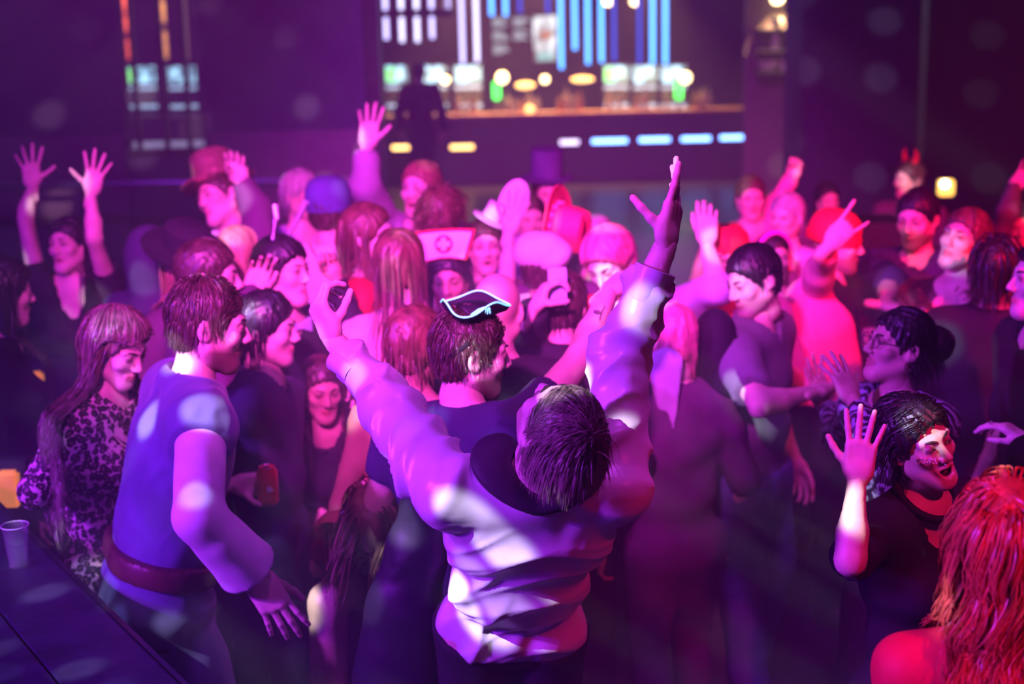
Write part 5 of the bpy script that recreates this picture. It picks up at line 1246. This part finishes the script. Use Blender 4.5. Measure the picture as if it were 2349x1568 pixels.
P33 = person('person with head thrown back in a shiny gold hat and white collar', (506, 452), 6.3, yaw=-35, hrot=(-42, 4, 26), facts=1, top=dict(mat=C_plum, loose=.02), bot=tr(C_black), hair=dict(mat=H_brown, length=.05), L=((590, 480, 0), (552, 415, 0), (536, 350, 0), 'claw', 'cam'), R='bent')
M_gold = plain('gold_foil', (.75, .36, .32), .22, metal=.7, bump=.6, scale=25)
hat_lathe(P33, 'gold_hat', [(.145, .0), (.15, .01), (.096, .016), (.088, .09), (.085, .13), (.06, .15), (0, .145)], M_gold, (0, -.01, .062), (0, 0))
for sgn in (-1, 1): p_ = P33['NB'] + P33['fb'] * .07 + A(0, 0, .01); MB().prism([(0, -.05), (.02, .03), (.11, .02), (.10, -.03)], p_, P33['rb'] * sgn, A(0, 0, 1), .02).build('collar_wing', C_white, P33['root'])
P34 = person('woman in a black wide-brimmed hat', (436, 602), 5.35, yaw=60, hrot=(70, -6, 0), fem=True, top=dict(mat=C_plum), bot=tr(C_black), hair=dict(mat=H_blond, length=.3, n=300, clump=4))
hat_lathe(P34, 'wide_hat', [(.165, -.012), (.17, .0), (.13, .004), (.092, .012), (.088, .09), (.06, .11), (0, .105)], C_black, (0, -.02, .06), (-14, 14))
P35 = person('short-haired man looking over toward the bow tie', (478, 632), 4.7, yaw=120, hrot=(95, -4, 0), top=dict(mat=C_plum), bot=tr(C_black), hair=dict(mat=H_brown, length=.05, n=420), L='down', R=((560, 740, 0), (575, 680, 1), (590, 640, 0), 'relax', 'cam'))
P36 = person('woman with long straight blond hair seen from behind', (546, 580), 5.8, yaw=165, fem=True, top=dict(mat=C_pink), bot=tr(C_black), hair=dict(mat=H_blond, length=.36, n=420, clump=4, thick=.014))
P37 = person('woman in a black wrap top with both bare arms raised by the wall', (160, 560), 5.85, yaw=10, hrot=(-20, 6, 4), fem=True, skinc='fair', facts=1, mouth=.2, R=((58, 500, -1), (75, 425, 0), (68, 360, 0), 'spread', 'cam'), L=((215, 545, -1), (210, 440, 0), (222, 375, 0), 'spread', 'cam'),
    top=dict(mat=C_black, loose=.014, sleeve=.35, deep=.10, name='wrap_top'), bot=tr(C_black, skirt=.6, name='skirt'), hair=dict(mat=H_black, length=.3, n=420, clump=4, part=.03))
P38 = person('dark figure with long dark hair at the left edge of the floor', (8, 668), 4.75, yaw=100, hrot=(125, -6, 0), fem=True, top=dict(mat=C_black, loose=.016), bot=tr(C_black), hair=dict(mat=H_black, length=.40, n=420, clump=4, thick=.018))
P39 = person('woman in long black sleeves pointing upward, half hidden by the satin shirt', (738, 888), 4.65, yaw=10, lean=(10, 0), hrot=(20, -10, 0), fem=True, skinc='tan', size=.9, top=dict(mat=C_black, loose=.014, sleeve=1.93), bot=tr(C_black), hair=dict(mat=H_brown, length=.3, n=320), L=((828, 790, 0), (752, 590, 0), (712, 520, 0), 'point', 'cam'), R='down')
P40 = person('woman with long chestnut hair in a pale pink strap top', (918, 605), 4.75, yaw=170, hrot=(160, 0, 0), fem=True, skinc='pale', top=dict(mat=cloth('pale_pink', (.9, .6, .7), .7), sleeve=0, loose=.01, deep=.05), bot=tr(C_pink, skirt=.5, name='skirt'), hair=dict(mat=H_mid, length=.26, n=320, clump=4), L=((845, 790, 0), (830, 850, 0), (825, 880, 0), 'relax', 'cam'))
P53 = person('bare-shouldered woman with auburn hair close behind the tricorne hat', (952, 790), 3.98, yaw=165, hrot=(150, 0, 0), fem=True, skinc='tan', size=.95, top=dict(mat=cloth('rust_top', (.6, .25, .15), .7), sleeve=0, loose=.008, neck=.10, upper=.35), bot=tr(C_black), hair=dict(mat=H_mid, length=.1, n=320))

# --- right of centre
P42 = person('person with a red bandana, rolled sleeve and one raised fist', (1662, 590), 5.25, yaw=-10, hrot=(-30, 0, 0), stubble=.4, top=dict(mat=C_lilac, loose=.02, sleeve=1.1), bot=tr(C_black), hair=dict(mat=H_brown, length=.05), R=((1648, 660, -1), (1622, 555, 0), (1622, 470, 0), 'relax', 'away'), L='bent')
V, Q = sdf_mesh([cone(P42['NB'] + P42['fb'] * .07 * math.cos(a) + P42['rb'] * .075 * math.sin(a) + A(0, 0, .02), P42['NB'] + P42['fb'] * .07 * math.cos(a + .5) + P42['rb'] * .075 * math.sin(a + .5) + A(0, 0, .02), .03, .03, .02) for a in np.arange(0, 6.28, .5)] + [cone(P42['NB'] + P42['fb'] * .1, P42['NB'] + P42['fb'] * .13 - A(0, 0, .2), .03, .05, .03)], .011, folds(.004, 50, 1)); mesh_obj('scarf', V, Q, C_red, P42['root'], P42['base'])
hat_lathe(P42, 'bandana', [(.088, -.02), (.092, .02), (.088, .055), (.06, .09), (0, .10)], C_red, (0, -.012, .03), (-6, 0))
P43 = person('person with a magenta hairband making the horns sign', (1772, 588), 6.1, yaw=20, hrot=(15, 0, 0), fem=True, top=dict(mat=C_plum), bot=tr(C_black), hair=dict(mat=H_black, length=.2, n=260), L=((1822, 700, 0), (1806, 620, 0), (1795, 545, 0), 'horns', 'cam'), R='down')
MB().tube([on_head(P43, (.088 * math.sin(a), .02, .03 + .095 * math.cos(a))) for a in np.linspace(-1.5, 1.5, 15)], .011, 8).build('hairband', cloth('magenta_band', (.8, .05, .7), .5), P43['root'], True)
P44 = person('person far back stretching one thin arm up beside the pillar', (1722, 452), 7.5, yaw=0, lod=2, top=dict(mat=C_pink), bot=tr(C_black), hair=dict(mat=H_brown, length=.1), L=((1775, 475, 0), (1818, 405, 0), (1828, 365, 0), 'fist', 'cam'), R='bent')
P45 = person('lilac-lit person standing by the pillar behind the red beanie', (1804, 496), 6.6, yaw=-40, lod=2, fem=True, top=dict(mat=C_lilac), bot=tr(C_black), hair=dict(mat=H_grey, length=.1))
P46 = person('person in a pink top with trailing lilac sleeves beside the satin sleeve', (1540, 775), 4.55, yaw=-160, hrot=(-150, -8, 0), fem=True, size=.95, skinc='fair', top=dict(mat=C_plum, loose=.016, sleeve=1.2), bot=tr(C_plum), hair=dict(mat=H_pink, length=.12, n=320))
V, Q = sdf_mesh([cone(W(1535, 830, 4.42), W(1545, 985, 4.42), .05, .012, .02, flat=(A(0, 1, 0), .35)), cone(W(1505, 830, 4.42), W(1520, 930, 4.42), .03, .02, .02, flat=(A(0, 1, 0), .4))], .009, folds(.005, 50, 1, A(1, 0, .1))); mesh_obj('hanging_scarf', V, Q, C_lilac, P46['root'], P46['base'])
P49 = person('small pink-lit head far back above the red beanie', (1897, 458), 8.3, yaw=10, lod=2, fem=True, top=dict(mat=C_plum), bot=tr(C_black), hair=dict(mat=H_black, length=.15))
P50 = person('person in a navy hood behind the wide-brimmed hat', (352, 600), 5.75, yaw=150, lod=1, top=dict(mat=C_navy, loose=.03), bot=tr(C_black), hair=dict(mat=H_black, length=.05))
V, Q = sdf_mesh([ell(on_head(P50, (0, -.02, .03)), A(.105, .105, .125)), cone(on_head(P50, (0, -.03, -.08)), P50['NB'], .09, .11, .04), ell(on_head(P50, (0, .10, 0)), A(.06, .06, .08), k=.01, op='s')], .012, folds(.004, 40, 3)); mesh_obj('hood', V, Q, C_navy, P50['root'], P50['base'])
P51 = person('lilac-lit person clapping behind the red cowboy hat', (1368, 548), 6.4, yaw=-20, lod=2, fem=True, top=dict(mat=C_lilac), bot=tr(C_black), hair=dict(mat=H_grey, length=.1), R='bent', L='bent')
P52 = person('person in a blue dress behind the raised white plate', (1216, 500), 6.7, yaw=10, lod=2, fem=True, top=dict(mat=cloth('sky_blue', (.25, .35, .8), .7)), bot=tr(C_denim, skirt=.5, name='skirt'), hair=dict(mat=H_brown, length=.15))
P48 = person('dark silhouette of a person waiting in front of the bar', (962, 165), 21.0, yaw=175, lod=2, top=dict(mat=C_black, loose=.03), bot=tr(C_black), hair=dict(mat=H_black, length=.06))
